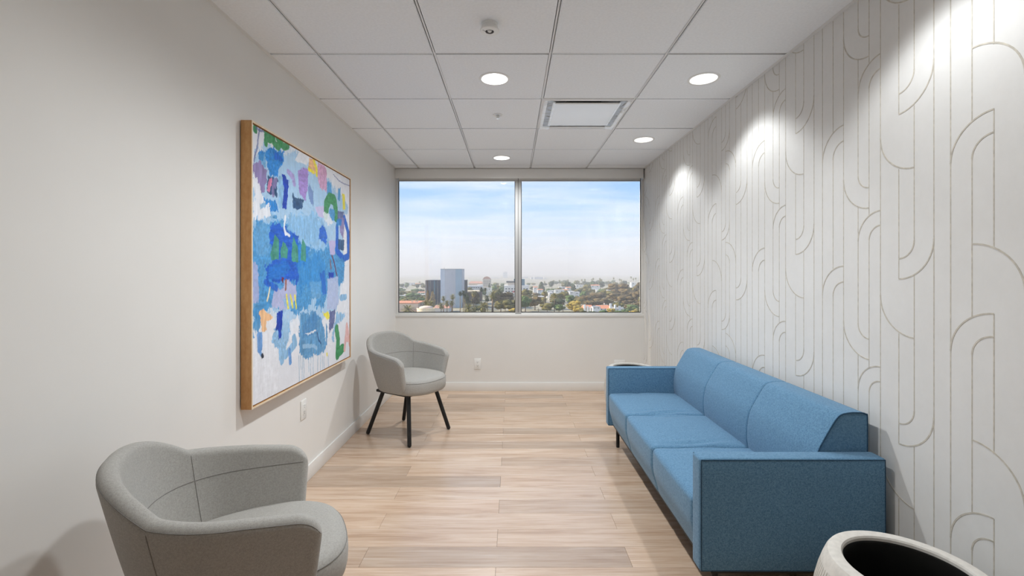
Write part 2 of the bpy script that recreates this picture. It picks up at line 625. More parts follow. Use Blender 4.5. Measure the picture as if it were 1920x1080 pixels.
# wall angles
struct(box('trim_1', XL, XL + 0.020, YN, YF - 0.04, ZC - 0.0045, ZC - 0.003, M['tee']))
struct(box('trim_2', XR - 0.022, XR, YN, YF - 0.04, ZC - 0.0045, ZC - 0.003, M['tee']))
struct(box('trim_3', XL + 0.02, XR - 0.022, YF - 0.062, YF - 0.048, ZC - 0.0045, ZC - 0.003, M['tee']))

# ------------------------------------------------------------------ window
win = struct(bpy.data.objects.new('window_1', None)); link(win); win.location = (0.085, YF + 0.05, SILL)
def wpart(name, x0, x1, y0, y1, z0, z1, mat, bevel=0.0015):
    o = box(name, x0, x1, y0, y1, z0, z1, mat, None, bevel)
    o.parent = win
    o.matrix_parent_inverse = Matrix.Translation(win.location).inverted()
    return o
YW0, YW1 = YF + 0.015, YF + 0.085
WL, WR, MU0, MU1, ZW0, ZW1 = XL, XR, 0.036, 0.102, SILL, 2.42
wpart('jamb', WL, WL + 0.020, YW0, YW1, ZW0, ZW1, M['trim'])
wpart('jamb', WR - 0.020, WR, YW0, YW1, ZW0, ZW1, M['trim'])
wpart('mullion', MU0, MU1, YW0, YW1, ZW0, ZW1, M['alu'])
wpart('mullion_groove', MU0 + 0.030, MU0 + 0.034, YW0 - 0.0006, YW0 + 0.002, ZW0 + 0.022, ZW1, M['gasket'], 0)
for a, b_ in ((WL + 0.020, MU0), (MU1, WR - 0.020)):
    wpart('bottom_rail', a, b_, YW0, YW1, ZW0, ZW0 + 0.018, M['trim'])
    wpart('top_rail', a, b_, YW0, YW1, ZW1 - 0.03, ZW1, M['alu'])
    wpart('gasket', a, b_, YF + 0.044, YF + 0.056, ZW0 + 0.018, ZW0 + 0.026, M['gasket'], 0)
    wpart('gasket', a, a + 0.006, YF + 0.044, YF + 0.056, ZW0 + 0.026, ZW1 - 0.03, M['gasket'], 0)
    wpart('gasket', b_ - 0.006, b_, YF + 0.044, YF + 0.056, ZW0 + 0.026, ZW1 - 0.03, M['gasket'], 0)
    g = wpart('pane', a + 0.006, b_ - 0.006, YF + 0.048, YF + 0.052, ZW0 + 0.026, ZW1 - 0.03, M['glass'], 0)
# ledge under the window
struct(box('trim_4', XL, XR, YF - 0.006, YF + 0.016, SILL - 0.026, SILL + 0.003, M['trim'], bevel=0.002))

# roller shade box across the head of the window and the two shades rolled up under it
sb = thing('roller_shade_box', 'long white boxed roller shade headrail above the window', 'window shade', (0.08, YF - 0.022, 2.336))
def cpart(par, name, x0, x1, y0, y1, z0, z1, mat, bevel=0.0, seg=2):
    o = box(name, x0, x1, y0, y1, z0, z1, mat, None, bevel, seg)
    o.parent = par
    o.matrix_parent_inverse = Matrix.Translation(par.location).inverted()
    return o
cpart(sb, 'fascia', XL + 0.004, XR - 0.020, YF - 0.046, YF - 0.040, 2.338, 2.442, M['trim'], 0.001)
cpart(sb, 'top_plate', XL + 0.004, XR - 0.020, YF - 0.040, YF + 0.014, 2.434, 2.441, M['trim'])
cpart(sb, 'end_cap', XR - 0.020, XR - 0.016, YF - 0.046, YF + 0.014, 2.334, 2.442, M['trim'])
for a, b_ in ((XL + 0.03, MU0 + 0.03), (MU1 - 0.03, XR - 0.035)):
    v, f = tube_geo([(a, YF - 0.012, 2.385), (b_, YF - 0.012, 2.385)], 0.026, 16)
    o = obj('shade_roll', mesh_py('shade_roll', v, f, M['trim'], True, 40), None); o.parent = sb
    o.matrix_parent_inverse = Matrix.Translation(sb.location).inverted()
    cpart(sb, 'shade_fabric', a, b_, YF + 0.010, YF + 0.0115, 2.326, 2.385, M['paint'])
    cpart(sb, 'hem_bar', a, b_, YF + 0.006, YF + 0.0145, 2.314, 2.328, M['alu'], 0.002)

# ================================================================== CEILING FITTINGS
def downlight_meshes():
    v, f = lathe_geo([(0.0915, 0.0), (0.0920, -0.0015), (0.090, -0.003), (0.079, -0.0035), (0.0765, -0.002), (0.0765, 0.004)], 56)
    ring = mesh_py('trim_ring', v, f, M['plastic'], True, 50)
    v, f = lathe_geo([(0.0765, 0.004), (0.072, 0.02), (0.064, 0.04), (0.056, 0.054)], 56)
    refl = mesh_py('reflector', v, f, M['plastic'], True, 50)
    v, f = lathe_geo([(0.056, 0.054), (0.03, 0.056), (0.004, 0.057), (0.0002, 0.057)], 40)
    lens = mesh_py('lens', v, f, M['lens'], True)
    v, f = lathe_geo([(0.0762, 0.0045), (0.0775, 0.06), (0.0775, 0.075), (0.0002, 0.075)], 40)
    can = mesh_py('can', v, f, M['plenum'], True, 40)
    return ring, refl, lens, can
DLM = downlight_meshes()
def downlight(x, y, label, group=None, watts=DOWNLIGHT_WATTS, cone=164, blend=1.0):
    t = thing('recessed_downlight', label, 'ceiling light', (x, y, ZTILE), 0, group)
    for n_, me in zip(('trim_ring', 'reflector', 'lens', 'can'), DLM):
        obj(n_, me, t)
    ld = bpy.data.lights.new('downlight_lamp', 'SPOT')
    ld.energy = watts
    ld.color = (0.945, 0.98, 1.0)
    ld.spot_size = R(cone)
    ld.spot_blend = blend
    ld.shadow_soft_size = 0.045
    lo = bpy.data.objects.new('downlight_lamp', ld)
    link(lo, t)
    lo.location = (0, 0, -0.006)
    return t
GL = 'recessed downlights'
downlight(CX[2], DL_CENTRE[0], 'round recessed downlight in mid-ceiling beside the smoke detector and sprinkler, larger of the middle pair', GL)
downlight(CX[2], DL_CENTRE[1], 'round recessed downlight in mid-ceiling nearest the window', GL, 0.72 * DOWNLIGHT_WATTS)
downlight(CX[4], DL_WALL[0], 'round recessed downlight along the wallpapered wall, above the front of the sofa', GL, WALLWASH_WATTS, 112, 0.42)
downlight(CX[4], DL_WALL[1], 'round recessed downlight along the wallpapered wall, nearer the window', GL, WALLWASH_WATTS, 112, 0.42)
for yy in DL_CENTRE[2:]:
    downlight(CX[2], yy, 'round recessed downlight added out of view in mid-ceiling to light the near end', GL, 0.62 * DOWNLIGHT_WATTS)
for yy in DL_WALL[2:]:
    downlight(CX[4], yy, 'round recessed downlight along the wallpapered wall above the near sofa arm', GL, WALLWASH_WATTS, 112, 0.42)

# smoke / occupancy detector
t = thing('ceiling_sensor', 'round white ceiling sensor with a recessed dark lens', 'sensor', (CX[2], 2.085, ZTILE))
v, f = lathe_geo([(0.038, 0.0), (0.038, -0.012), (0.036, -0.013), (0.036, -0.016), (0.041, -0.024), (0.0445, -0.030), (0.0445, -0.033),
                  (0.042, -0.0355), (0.0205, -0.0365), (0.0195, -0.0355)], 56)
obj('housing', mesh_py('housing', v, f, M['plastic'], True, 35), t)
v, f = lathe_geo([(0.0195, -0.0355), (0.0185, -0.024), (0.0002, -0.022)], 40)
obj('lens_well', mesh_py('lens_well', v, f, M['plenum'], True, 40), t)
v, f = lathe_geo([(0.011, -0.0225), (0.011, -0.031), (0.008, -0.036), (0.004, -0.0385), (0.0002, -0.039)], 32)
obj('lens_dome', mesh_py('lens_dome', v, f, M['plastic'], True, 50), t)
for k in range(4):
    v, f = lathe_geo([(0.0014, -0.0362), (0.0014, -0.0372), (0.0001, -0.0373)], 10)
    o = obj('indicator', mesh_py('indicator', v, f, M['dark']), t, (-0.029 + 0.0035 * k, -0.012 + 0.0075 * k * 0.6 - 0.004, 0))

# fire sprinkler
t = thing('fire_sprinkler', 'small chrome fire sprinkler head hanging from a ceiling tile', 'sprinkler', (CX[2], 3.285, ZTILE))
v, f = lathe_geo([(0.034, 0.0), (0.036, -0.001), (0.0355, -0.003), (0.030, -0.0035), (0.024, -0.001), (0.023, 0.004)], 40)
obj('escutcheon', mesh_py('escutcheon', v, f, M['plastic'], True, 40), t)
v, f = lathe_geo([(0.023, 0.001), (0.018, 0.0035), (0.0002, 0.004)], 32)
obj('recess_cup', mesh_py('recess_cup', v, f, M['plenum'], True), t)
v, f = tube_geo([(0, 0, 0.004), (0, 0, -0.012), (0, 0, -0.020)], [0.006, 0.0035, 0.003], 12)
obj('bulb', mesh_py('bulb', v, f, M['chrome'], True, 40), t)
g = [tube_geo([(s * 0.006, 0, 0.002), (s * 0.010, 0, -0.010), (s * 0.003, 0, -0.024)], 0.0018, 8) for s in (-1, 1)]
v, f = join_geo(g)
obj('yoke', mesh_py('yoke', v, f, M['chrome'], True, 40), t)
V, F = [], []
n = 24
for k in range(n):
    a = 2 * math.pi * k / n
    r_ = 0.014 if (k // 2) % 2 == 0 else 0.0095
    V += [(r_ * math.cos(a), r_ * math.sin(a), -0.0275), (r_ * math.cos(a), r_ * math.sin(a), -0.0262)]
for k in range(n):
    a, b_ = 2 * k, 2 * ((k + 1) % n)
    F.append((a, b_, b_ + 1, a + 1))
F += [tuple(2 * k for k in range(n)), tuple(2 * k + 1 for k in range(n))[::-1]]
obj('deflector', mesh_py('deflector', V, F, M['chrome']), t)

# air diffuser with its protective film
vx, vy = CX[3], (rows[VENT[1]] + rows[VENT[1] + 1]) / 2
t = thing('air_diffuser', 'square ceiling air diffuser with floating face panel and protective plastic film', 'air vent', (vx, vy, ZTILE))
def lbox(par, name, x0, x1, y0, y1, z0, z1, mat, bevel=0.0):
    return box(name, x0, x1, y0, y1, z0, z1, mat, par, bevel)
HO, HI = 0.300, 0.268
for n_, a in (('frame_side', (-HO, HO, -HO, -HI)), ('frame_side', (-HO, HO, HI, HO)), ('frame_side', (-HO, -HI, -HI, HI)), ('frame_side', (HI, HO, -HI, HI))):
    lbox(t, n_, *a, -0.001, 0.012, M['tee'], 0.0012)
bm = bmesh.new()          # sloping pan above the panel
r1 = [bm.verts.new((sx * HI, sy * HI, 0.006)) for sx, sy in ((-1, -1), (1, -1), (1, 1), (-1, 1))]
r2 = [bm.verts.new((sx * HI * 0.93, sy * HI * 0.93, 0.065)) for sx, sy in ((-1, -1), (1, -1), (1, 1), (-1, 1))]
for k in range(4):
    bm.faces.new((r1[k], r1[(k + 1) % 4], r2[(k + 1) % 4], r2[k]))
bm.faces.new(r2)
obj('pan', mesh_bm('pan', bm, M['plenum']), t)
v, f = lathe_geo([(0.0002, 0.060), (0.125, 0.060), (0.128, 0.0635), (0.128, 0.066)], 48)
o = obj('duct_collar', mesh_py('duct_collar', v, f, M['dark'], True, 40), t, (0, -0.05, 0))
pl = lbox(t, 'face_panel', -0.230, 0.230, -0.232, 0.227, -0.003, 0.004, M['plastic'], 0.002)
# the film: crumpled strips round the panel and a loose sheet over it
random.seed(5)
def film_strip(x0, x1, y0, y1, nx, ny, amp, z):
    V, F = [], []
    for j in range(ny + 1):
        for i in range(nx + 1):
            x = x0 + (x1 - x0) * i / nx; yv = y0 + (y1 - y0) * j / ny
            q = Vector((x * 26, yv * 26, z * 10))
            h = noise.noise(q) * amp + noise.noise(q * 2.7) * amp * 0.5
            V.append((x + noise.noise(q + Vector((9, 0, 0))) * amp * 0.3, yv, z + h))
    for j in range(ny):
        for i in range(nx):
            a = j * (nx + 1) + i
            F.append((a, a + 1, a + nx + 2, a + nx + 1))
    return V, F
for n_, a in (('film_sheet', film_strip(-0.29, -0.215, -0.29, 0.29, 8, 44, 0.007, -0.010)),
              ('film_sheet', film_strip(0.215, 0.285, -0.29, 0.29, 8, 44, 0.007, -0.010)),
              ('film_sheet', film_strip(-0.225, 0.225, -0.225, 0.225, 30, 30, 0.0014, -0.0060))):
    obj(n_, mesh_py(n_, *a, M['film'], True), t)

# ================================================================== WALL OUTLETS
def outlet(name, label, loc, rot, horizontal=False, group='wall outlets'):
    t = thing(name, label, 'outlet', loc, 0, group)
    t.rotation_euler = rot
    bm = bmesh.new()
    bm_box(bm, -0.036, 0.036, -0.0065, 0.0, -0.059, 0.059, 0.003, 2)
    obj('cover_plate', mesh_bm('cover_plate', bm, M['plastic'], True, 40), t)
    rc = box('receptacle', -0.0168, 0.0168, -0.0085, -0.006, -0.0335, 0.0335, M['plastic'], t, 0.0008)
    for s in (-1, 1):
        zc_ = s * 0.0185
        for dx in (-0.0064, 0.0064):
            box('slot', dx - 0.0011, dx + 0.0011, -0.0089, -0.0080, zc_ + 0.001, zc_ + 0.009, M['dark'], rc)
        v, f = tube_geo([(0, -0.0089, zc_ - 0.006), (0, -0.0080, zc_ - 0.006)], 0.0026, 12)
        obj('slot', mesh_py('slot', v, f, M['dark']), rc)
    for s in (-1, 1):
        v, f = tube_geo([(0, -0.0070, s * 0.048), (0, -0.0060, s * 0.048)], 0.0022, 12)
        obj('screw', mesh_py('screw', v, f, M['tee']), t)
    return t
outlet('wall_outlet', 'white wall outlet on the left wall under the painting', (XL, 2.785, 0.462), (0, 0, R(90)))
outlet('wall_outlet', 'white upright wall outlet on the wall below the window', (-0.38, YF, 0.297), (0, 0, 0))
outlet('wall_outlet', 'white sideways wall outlet showing just above the far sofa arm', (1.187, YF, 0.305), (0, R(90), 0))

# ================================================================== TUB CHAIRS (local: +x front, +y left)
def chair_surface():
    T0 = 0.0225
    ZB = 0.372
    def lerp(a, b_, t): return a + (b_ - a) * t
    def plan(a, h):
        """a in [-1, 1] along the U from right arm front, round the back, to left arm front; h 0 bottom .. 1 top of the back"""
        e = h ** 0.8
        w = lerp(0.200, 0.310, e)
        bk = lerp(0.190, 0.296, e)
        xf = lerp(0.185, 0.225, e)
        xc = 0.02                       # where the straight arm turns into the rounded back
        la = xf - xc
        lc = math.pi / 2 * (w + bk + xc) / 2 * 1.0
        tot = la + lc
        s = abs(a) * tot                # distance from the middle of the back
        sg = 1 if a >= 0 else -1
        if s <= lc:
            th = s / lc * math.pi / 2
            n_ = 2.35
            c, sn = max(math.cos(th), 0), max(math.sin(th), 0)
            x = xc - (bk + xc) * c ** (2 / n_)
            y = w * sn ** (2 / n_)
            return Vector((x, sg * y)), tot
        return Vector((xc + (s - lc), sg * (w - 0.004 * ((s - lc) / la) ** 2))), tot
    def ztop(a):
        t = abs(a)
        # high rounded back, then arms falling gently to the front
        back, join, front, ts = 0.804, 0.712, 0.652, 0.43
        if t <= ts:
            return back - (back - join) * (t / ts) ** 2.3
        k = (t - ts) / (1 - ts)
        return join + (front - join) * k
    return T0, ZB, plan, ztop
CT0, CZB, cplan, cztop = chair_surface()
def cpoint(a, zfrac, off=0.0):
    """point on the chair shell: zfrac 0..1 between its lower and upper edge; off = signed offset outwards"""
    R1, R0 = 0.07, 0.07
    _, tot = cplan(1.0, 0.5)
    dist = (1 - abs(a)) * tot
    zt, zb = cztop(a), CZB
    if dist < R1:
        zt -= R1 * (1 - math.sqrt(max(0, 1 - ((R1 - dist) / R1) ** 2)))
    if dist < R0:
        zb += R0 * (1 - math.sqrt(max(0, 1 - ((R0 - dist) / R0) ** 2)))
    z = zb + (zt - zb) * zfrac
    h = (z - CZB) / (0.804 - CZB)
    p, _ = cplan(a, max(h, 0))
    return Vector((p.x, p.y, z)), dist, z - zb, zt - z
def cnormal(a, zf):
    d = 0.004
    a0, a1 = max(a - d, -1), min(a + d, 1)
    h = (cpoint(a, zf)[0].z - CZB) / (0.804 - CZB)
    p0, p1 = cplan(a0, h)[0], cplan(a1, h)[0]
    tv = Vector((p1.x - p0.x, p1.y - p0.y, 0))
    q0, q1 = cplan(a, max(h - 0.02, 0))[0], cplan(a, min(h + 0.02, 1))[0]
    uv = Vector((q1.x - q0.x, q1.y - q0.y, 0.04 * (0.804 - CZB)))
    n_ = uv.cross(tv)
    if n_.length < 1e-9: return Vector((-1, 0, 0))
    n_.normalize()
    c = Vector((p0.x - 0.02, p0.y, 0))
    if n_.dot(Vector((c.x, c.y, 0))) < 0: n_ = -n_
    return n_
def cshell(a, zf, side):
    p, dist, db, dt = cpoint(a, zf)
    e = max(0.0, min(dist, db * 1.4, dt) / CT0)
    f = math.sqrt(max(0, 1 - (1 - min(e, 1)) ** 2))
    t = CT0 * f
    if side < 0:
        t *= 1.12 - 0.25 * 0
    return p + cnormal(a, zf) * (t * side)
def chair_shell_mesh():
    na, nh = 120, 34
    A = []
    for i in range(na + 1):
        s = i / na * 2 - 1
        # denser near both ends
        A.append(math.copysign(1 - (1 - abs(s)) ** 1.35, s) if s else 0.0)
    H = [(1 - math.cos(math.pi * j / nh)) / 2 for j in range(nh + 1)]
    V, F = [], []
    for side in (1, -1):
        for a in A:
            for zf in H:
                V.append(cshell(a, zf, side))
    n1 = nh + 1
    off = (na + 1) * n1
    for i in range(na):
        for j in range(nh):
            q = (i * n1 + j, i * n1 + j + 1, (i + 1) * n1 + j + 1, (i + 1) * n1 + j)
            F.append(q)
            F.append(tuple(off + k for k in q[::-1]))
    bm = bmesh.new()
    vs = [bm.verts.new(v) for v in V]
    for f in F:
        try: bm.faces.new([vs[k] for k in f])
        except ValueError: pass
    bmesh.ops.remove_doubles(bm, verts=bm.verts, dist=0.0006)
    return mesh_bm('shell', bm, M['grey'], True)
def seat_mesh():
    prof = [(0.0, 0.366), (0.55, 0.366), (0.86, 0.368), (0.94, 0.374), (0.978, 0.386), (0.994, 0.405), (1.0, 0.430), (0.996, 0.452), (0.980, 0.468), (0.950, 0.480),
            (0.90, 0.4875), (0.80, 0.492), (0.62, 0.496), (0.40, 0.498), (0.2, 0.499), (0.0, 0.499)]
    n = 88
    V, F = [], []
    for s, z in prof:
        for k in range(n):
            t = 2 * math.pi * k / n
            c, sn = math.cos(t), math.sin(t)
            e = 2 / 3.3
            x = math.copysign(abs(c) ** e, c) * 0.243
            y = math.copysign(abs(sn) ** e, sn) * 0.236
            if x > 0:
                x *= 1 + 0.12 * (1 - (y / 0.236) ** 2)      # bowed front
            else:
                y *= 1 - 0.12 * (-x / 0.243)
            s_ = max(s, 0.001)
            V.append((0.035 + x * s_, y * s_, z - 0.006 * max(0, x * s_) / 0.24))
    for i in range(len(prof) - 1):
        for k in range(n):
            F.append((i * n + k, i * n + (k + 1) % n, (i + 1) * n + (k + 1) % n, (i + 1) * n + k))
    return mesh_py('seat', V, F, M['grey'], True)
def seam(paths, mat, r=0.0012, name='seam'):
    v, f = join_geo([tube_geo(p, r, 6) for p in paths])
    return mesh_py(name, v, f, mat, True)
def build_chair_meshes():
    out = [('shell', chair_shell_mesh(), None), ('seat', seat_mesh(), None)]
    AS = 0.43                        # where back panel meets arm panel
    def vert(a, side, z0=0.04, z1=0.97):
        return [cshell(a, z0 + (z1 - z0) * j / 24, side) for j in range(25)]
    # vertical double seams where the back meets the arms
    for a in (-AS, AS):
        out.append(('back_seam', seam([vert(a, -1, 0.1), vert(a, 1, 0.04)], M['grey_seam']), 'shell'))
    # seam round the upper edge, outside
    n = 110
    top = []
    for i in range(n + 1):
        a = -0.985 + 1.97 * i / n
        p, dist, db, dt = cpoint(a, 0.5)
        tot = db + dt
        top.append(cshell(a, 1 - min(0.010 / max(tot, 0.05), 0.4), 1))
    out.append(('edge_seam', seam([top], M['grey_seam']), 'shell'))
    # curved seam on the inside, a third of the way down
    ins = []
    for i in range(n + 1):
        a = -0.97 + 1.94 * i / n
        p, dist, db, dt = cpoint(a, 0.5)
        zt = 0.615 - 0.015 * (abs(a) / 0.97) ** 2
        ins.append(cshell(a, min(max((zt - (p.z - db)) / (db + dt), 0.1), 0.9), -1))
    out.append(('inner_seam', seam([ins], M['grey_seam'], 0.0013), 'shell'))
    # front seam of the cushion
    fr = []
    for i in range(49):
        t = -1.15 + 2.3 * i / 48
        c, sn = math.cos(t), math.sin(t)
        e = 2 / 3.3
        x = abs(c) ** e * 0.243; y = math.copysign(abs(sn) ** e, sn) * 0.236
        x *= 1 + 0.12 * (1 - (y / 0.236) ** 2)
        fr.append((0.035 + x * 0.984, y * 0.984, 0.467 - 0.006 * x / 0.24))
    out.append(('cushion_seam', seam([fr], M['grey_seam'], 0.0013), 'seat'))
    return out
CHAIR_PARTS = build_chair_meshes()
LEGS = []
for fx, fy, tx, ty in ((0.243, 0.230, 0.155, 0.150), (0.243, -0.230, 0.155, -0.150), (-0.246, 0.200, -0.125, 0.135), (-0.246, -0.200, -0.125, -0.135)):
    a, b_ = Vector((tx, ty, 0.372)), Vector((fx, fy, 0.0))
    d = (b_ - a).normalized()
    pts = [a, a.lerp(b_, 0.5), b_ - d * 0.012 + Vector((0, 0, 0.003)), b_ - d * 0.005 + Vector((0, 0, 0.003)), b_ - d * 0.001 + Vector((0, 0, 0.003)), b_ + Vector((0, 0, 0.0025))]
    v, f = tube_geo(pts, [0.0165, 0.0160, 0.0155, 0.0135, 0.009, 0.003], 16)
    LEGS.append(mesh_py('leg', v, f, M['black'], True, 60))
bm = bmesh.new()
bm_box(bm, -0.16, 0.19, -0.19, 0.19, 0.352, 0.374, 0.006, 2)
FRAME = mesh_bm('under_frame', bm, M['black'], True, 40)
def tub_chair(label, loc, rot):
    t = thing('tub_armchair', label, 'armchair', loc, rot, 'grey tub armchairs')
    made = {}
    for n_, me, par in CHAIR_PARTS:
        made[n_] = obj(n_, me, made[par] if par else t)
    for me in LEGS:
        obj('leg', me, t)
    obj('under_frame', FRAME, t)
    return t
tub_chair('grey felt tub armchair on black legs standing by the window under-wall', (-0.851, 3.695, 0), math.atan2(-0.522, 0.853))
tub_chair('grey felt tub armchair in the near left corner, cut off by the picture edge', (-0.823, 1.366, 0), R(28))

# ================================================================== SOFA
def grid_axis(a, b_, r, nm, nc=5):
    xs = [a + r * (1 - math.cos(math.pi / 2 * k / nc)) for k in range(nc)]
    xs += [a + r + (b_ - a - 2 * r) * k / nm for k in range(nm + 1)]
    xs += [b_ - r * (1 - math.cos(math.pi / 2 * k / nc)) for k in range(nc - 1, -1, -1)]
    return xs
def rbox_geo(x0, x1, y0, y1, z0, z1, r, n=(6, 6, 6), fun=None, nc=5):
    """rounded box made of a fine even skin; fun(p) may push points about"""
    ax = [grid_axis(x0, x1, r, n[0], nc), grid_axis(y0, y1, r, n[1], nc), grid_axis(z0, z1, r, n[2], nc)]
    lo, hi = (x0, y0, z0), (x1, y1, z1)
    idx, V, F = {}, [], []
    def vid(i, j, k):
        key = (i, j, k)
        if key not in idx:
            q = Vector((ax[0][i], ax[1][j], ax[2][k]))
            c = Vector([min(max(q[t], lo[t] + r), hi[t] - r) for t in range(3)])
            d = q - c
            if d.length > 1e-9:
                m_ = max(abs(d.x), abs(d.y), abs(d.z))
                q = c + d.normalized() * r if d.length > 1e-9 else q
            idx[key] = len(V)
            V.append(fun(q) if fun else q)
        return idx[key]
    nx, ny, nz_ = len(ax[0]) - 1, len(ax[1]) - 1, len(ax[2]) - 1
    for i in range(nx):
        for j in range(ny):
            F.append((vid(i, j, 0), vid(i, j + 1, 0), vid(i + 1, j + 1, 0), vid(i + 1, j, 0)))
            F.append((vid(i, j, nz_), vid(i + 1, j, nz_), vid(i + 1, j + 1, nz_), vid(i, j + 1, nz_)))
    for i in range(nx):
        for k in range(nz_):
            F.append((vid(i, 0, k), vid(i + 1, 0, k), vid(i + 1, 0, k + 1), vid(i, 0, k + 1)))
            F.append((vid(i, ny, k), vid(i, ny, k + 1), vid(i + 1, ny, k + 1), vid(i + 1, ny, k)))
    for j in range(ny):
        for k in range(nz_):
            F.append((vid(0, j, k), vid(0, j, k + 1), vid(0, j + 1, k + 1), vid(0, j + 1, k)))
            F.append((vid(nx, j, k), vid(nx, j + 1, k), vid(nx, j + 1, k + 1), vid(nx, j, k + 1)))
    return V, F

SX0, SX1, SY0, SY1 = 0.711, 1.420, 1.714, 3.432
SZ0, SARM, SSEAT, SBACK = 0.166, 0.597, 0.412, 0.748
AT = 0.076
sofa = thing('sofa', 'long blue felt three-seat sofa with slab arms along the wallpapered wall', 'sofa', ((SX0 + SX1) / 2, (SY0 + SY1) / 2, 0))
SO = Vector(sofa.location)
def sgeo(name, geo, mat, parent=None, sm=True, angle=50):
    v, f = geo
    v = [Vector(p) - SO for p in v]
    return obj(name, mesh_py(name, v, f, mat, sm, angle), parent or sofa)
def arm_loop(y, out, z0, z1):
    """stitched edge round one face of an arm slab"""
    i = 0.006
    pts = []
    for (x, z), (sx, sz) in (((SX0 + i, z0 + i), (1, 1)), ((SX1 - i, z0 + i), (-1, 1)), ((SX1 - i, z1 - i), (-1, -1)), ((SX0 + i, z1 - i), (1, -1))):
        pts.append((x, y, z))
    res = []
    for k in range(4):
        a, b_ = Vector(pts[k]), Vector(pts[(k + 1) % 4])
        for s in range(8):
            res.append(a.lerp(b_, s / 8))
    return res
for y0, y1 in ((SY0, SY0 + AT), (SY1 - AT, SY1)):
    am = sgeo('arm', rbox_geo(SX0, SX1, y0, y1, SZ0, SARM, 0.012, (10, 2, 6)), M['blue'])
    for yy in (y0 + 0.0015, y1 - 0.0015):
        v, f = tube_geo(arm_loop(yy, 1, SZ0, SARM), 0.0024, 6, closed=True)
        sgeo('arm_seam', (v, f), M['blue_seam'], am)
YI0, YI1 = SY0 + AT, SY1 - AT
third = (YI1 - YI0) / 3
def smoothstep(a, b_, t):
    t = min(max((t - a) / (b_ - a), 0), 1)
    return t * t * (3 - 2 * t)
for k in range(3):
    ya, yb = YI0 + third * k, YI0 + third * (k + 1)
    def bulge(p, ya=ya, yb=yb, k=k):
        t = (p.y - ya) / (yb - ya) * 2 - 1
        s = (p.x - (SX0 + 0.004)) / (1.24 - SX0) * 2 - 1
        q = p.copy()
        cr = (1 - abs(t) ** 3.0) * (1 - abs(s) ** 2.6)
        top = smoothstep(SSEAT - 0.06, SSEAT, p.z)
        q.z += top * (0.016 * max(cr, 0))
        # soft pull wrinkles running back from the front edge near the seams
        wr = math.exp(-((abs(t) - 0.86) / 0.12) ** 2) * math.exp(-((s + 0.05) / 0.55) ** 2)
        q.z += top * wr * 0.0055 * math.sin(p.y * 92 + 3.0 * math.sin(p.x * 8 + k)) 
        fr = smoothstep(SX0 + 0.06, SX0 + 0.004, p.x)
        q.x -= fr * 0.006 * max(1 - abs(t) ** 4, 0) * smoothstep(SZ0, SSEAT - 0.1, p.z)
        # front face leans in towards the bottom
        q.x += fr * 0.030 * (1 - smoothstep(SZ0, SZ0 + 0.16, p.z))
        return q
    sgeo('seat_cushion', rbox_geo(SX0 + 0.004, 1.24, ya + 0.0006, yb - 0.0006, SZ0 + 0.004, SSEAT, 0.024, (26, 60, 8), bulge, 6), M['blue'])
# back: a profile swept along the sofa, three panels
def back_profile():
    ctrl = [(1.205, 0.40), (1.197, 0.46), (1.199, 0.53), (1.212, 0.595), (1.237, 0.645), (1.266, 0.695), (1.284, 0.722), (1.304, 0.740), (1.34, 0.7475), (1.385, 0.747),
            (1.400, 0.742), (1.406, 0.728), (1.406, 0.60), (1.406, 0.40)]
    out = []
    for i in range(len(ctrl) - 1):
        p0 = Vector(ctrl[max(i - 1, 0)]); p1 = Vector(ctrl[i]); p2 = Vector(ctrl[i + 1]); p3 = Vector(ctrl[min(i + 2, len(ctrl) - 1)])
        for s in range(4):
            t = s / 4
            out.append(0.5 * ((2 * p1) + (p2 - p0) * t + (2 * p0 - 5 * p1 + 4 * p2 - p3) * t * t + (3 * p1 - p0 - 3 * p2 + p3) * t ** 3))
    out.append(Vector(ctrl[-1]))
    return out
BP = back_profile()
def back_section(y, inset, bulge_):
    c = Vector((1.32, 0.56))
    res = []
    n = len(BP)
    for i, p in enumerate(BP):
        tv = (BP[min(i + 1, n - 1)] - BP[max(i - 1, 0)]).normalized()
        nv = Vector((-tv.y, tv.x))
        front = 1 - smoothstep(1.25, 1.36, p.x)
        q = p + nv * (-inset + bulge_ * front)
        res.append(Vector((q.x, y, q.y)))
    return res
for k in range(3):
    ya, yb = YI0 + third * k, YI0 + third * (k + 1)
    secs = []
    r0 = 0.003 if k == 0 else 0.012
    r1 = 0.003 if k == 2 else 0.012
    ys = []
    for s in range(6):
        t = math.pi / 2 * s / 5
        ys.append((ya + 0.0005 + r0 * (1 - math.cos(t)), r0 * (1 - math.sin(t)) * (0.6 if k else 1)))
    m_ = 22
    for s in range(1, m_):
        ys.append((ya + r0 + (yb - ya - r0 - r1) * s / m_, 0.0))
    for s in range(5, -1, -1):
        t = math.pi / 2 * s / 5
        ys.append((yb - 0.0005 - r1 * (1 - math.cos(t)), r1 * (1 - math.sin(t)) * (0.6 if k < 2 else 1)))
    V, F = [], []
    for yy, ins in ys:
        t = (yy - ya) / (yb - ya) * 2 - 1
        V += back_section(yy, ins, 0.007 * (1 - t * t))
    n = len(BP)
    for i in range(len(ys) - 1):
        for j in range(n - 1):
            F.append((i * n + j, i * n + j + 1, (i + 1) * n + j + 1, (i + 1) * n + j))
        F.append((i * n + n - 1, i * n, (i + 1) * n, (i + 1) * n + n - 1))
    F.append(tuple(range(n))[::-1])
    F.append(tuple((len(ys) - 1) * n + j for j in range(n)))
    bk = sgeo('back_cushion', (V, F), M['blue'], None, True, 45)
    for p in bk.data.polygons:
        if len(p.vertices) > 8: p.use_smooth = False
    if k == 0:
        pts = [Vector((p.x, p.y - 0.0005, p.z)) for p in back_section(ya + 0.0016, 0.0004, 0)]
        sgeo('back_seam', tube_geo(pts, 0.0028, 6), M['blue_seam'], bk)
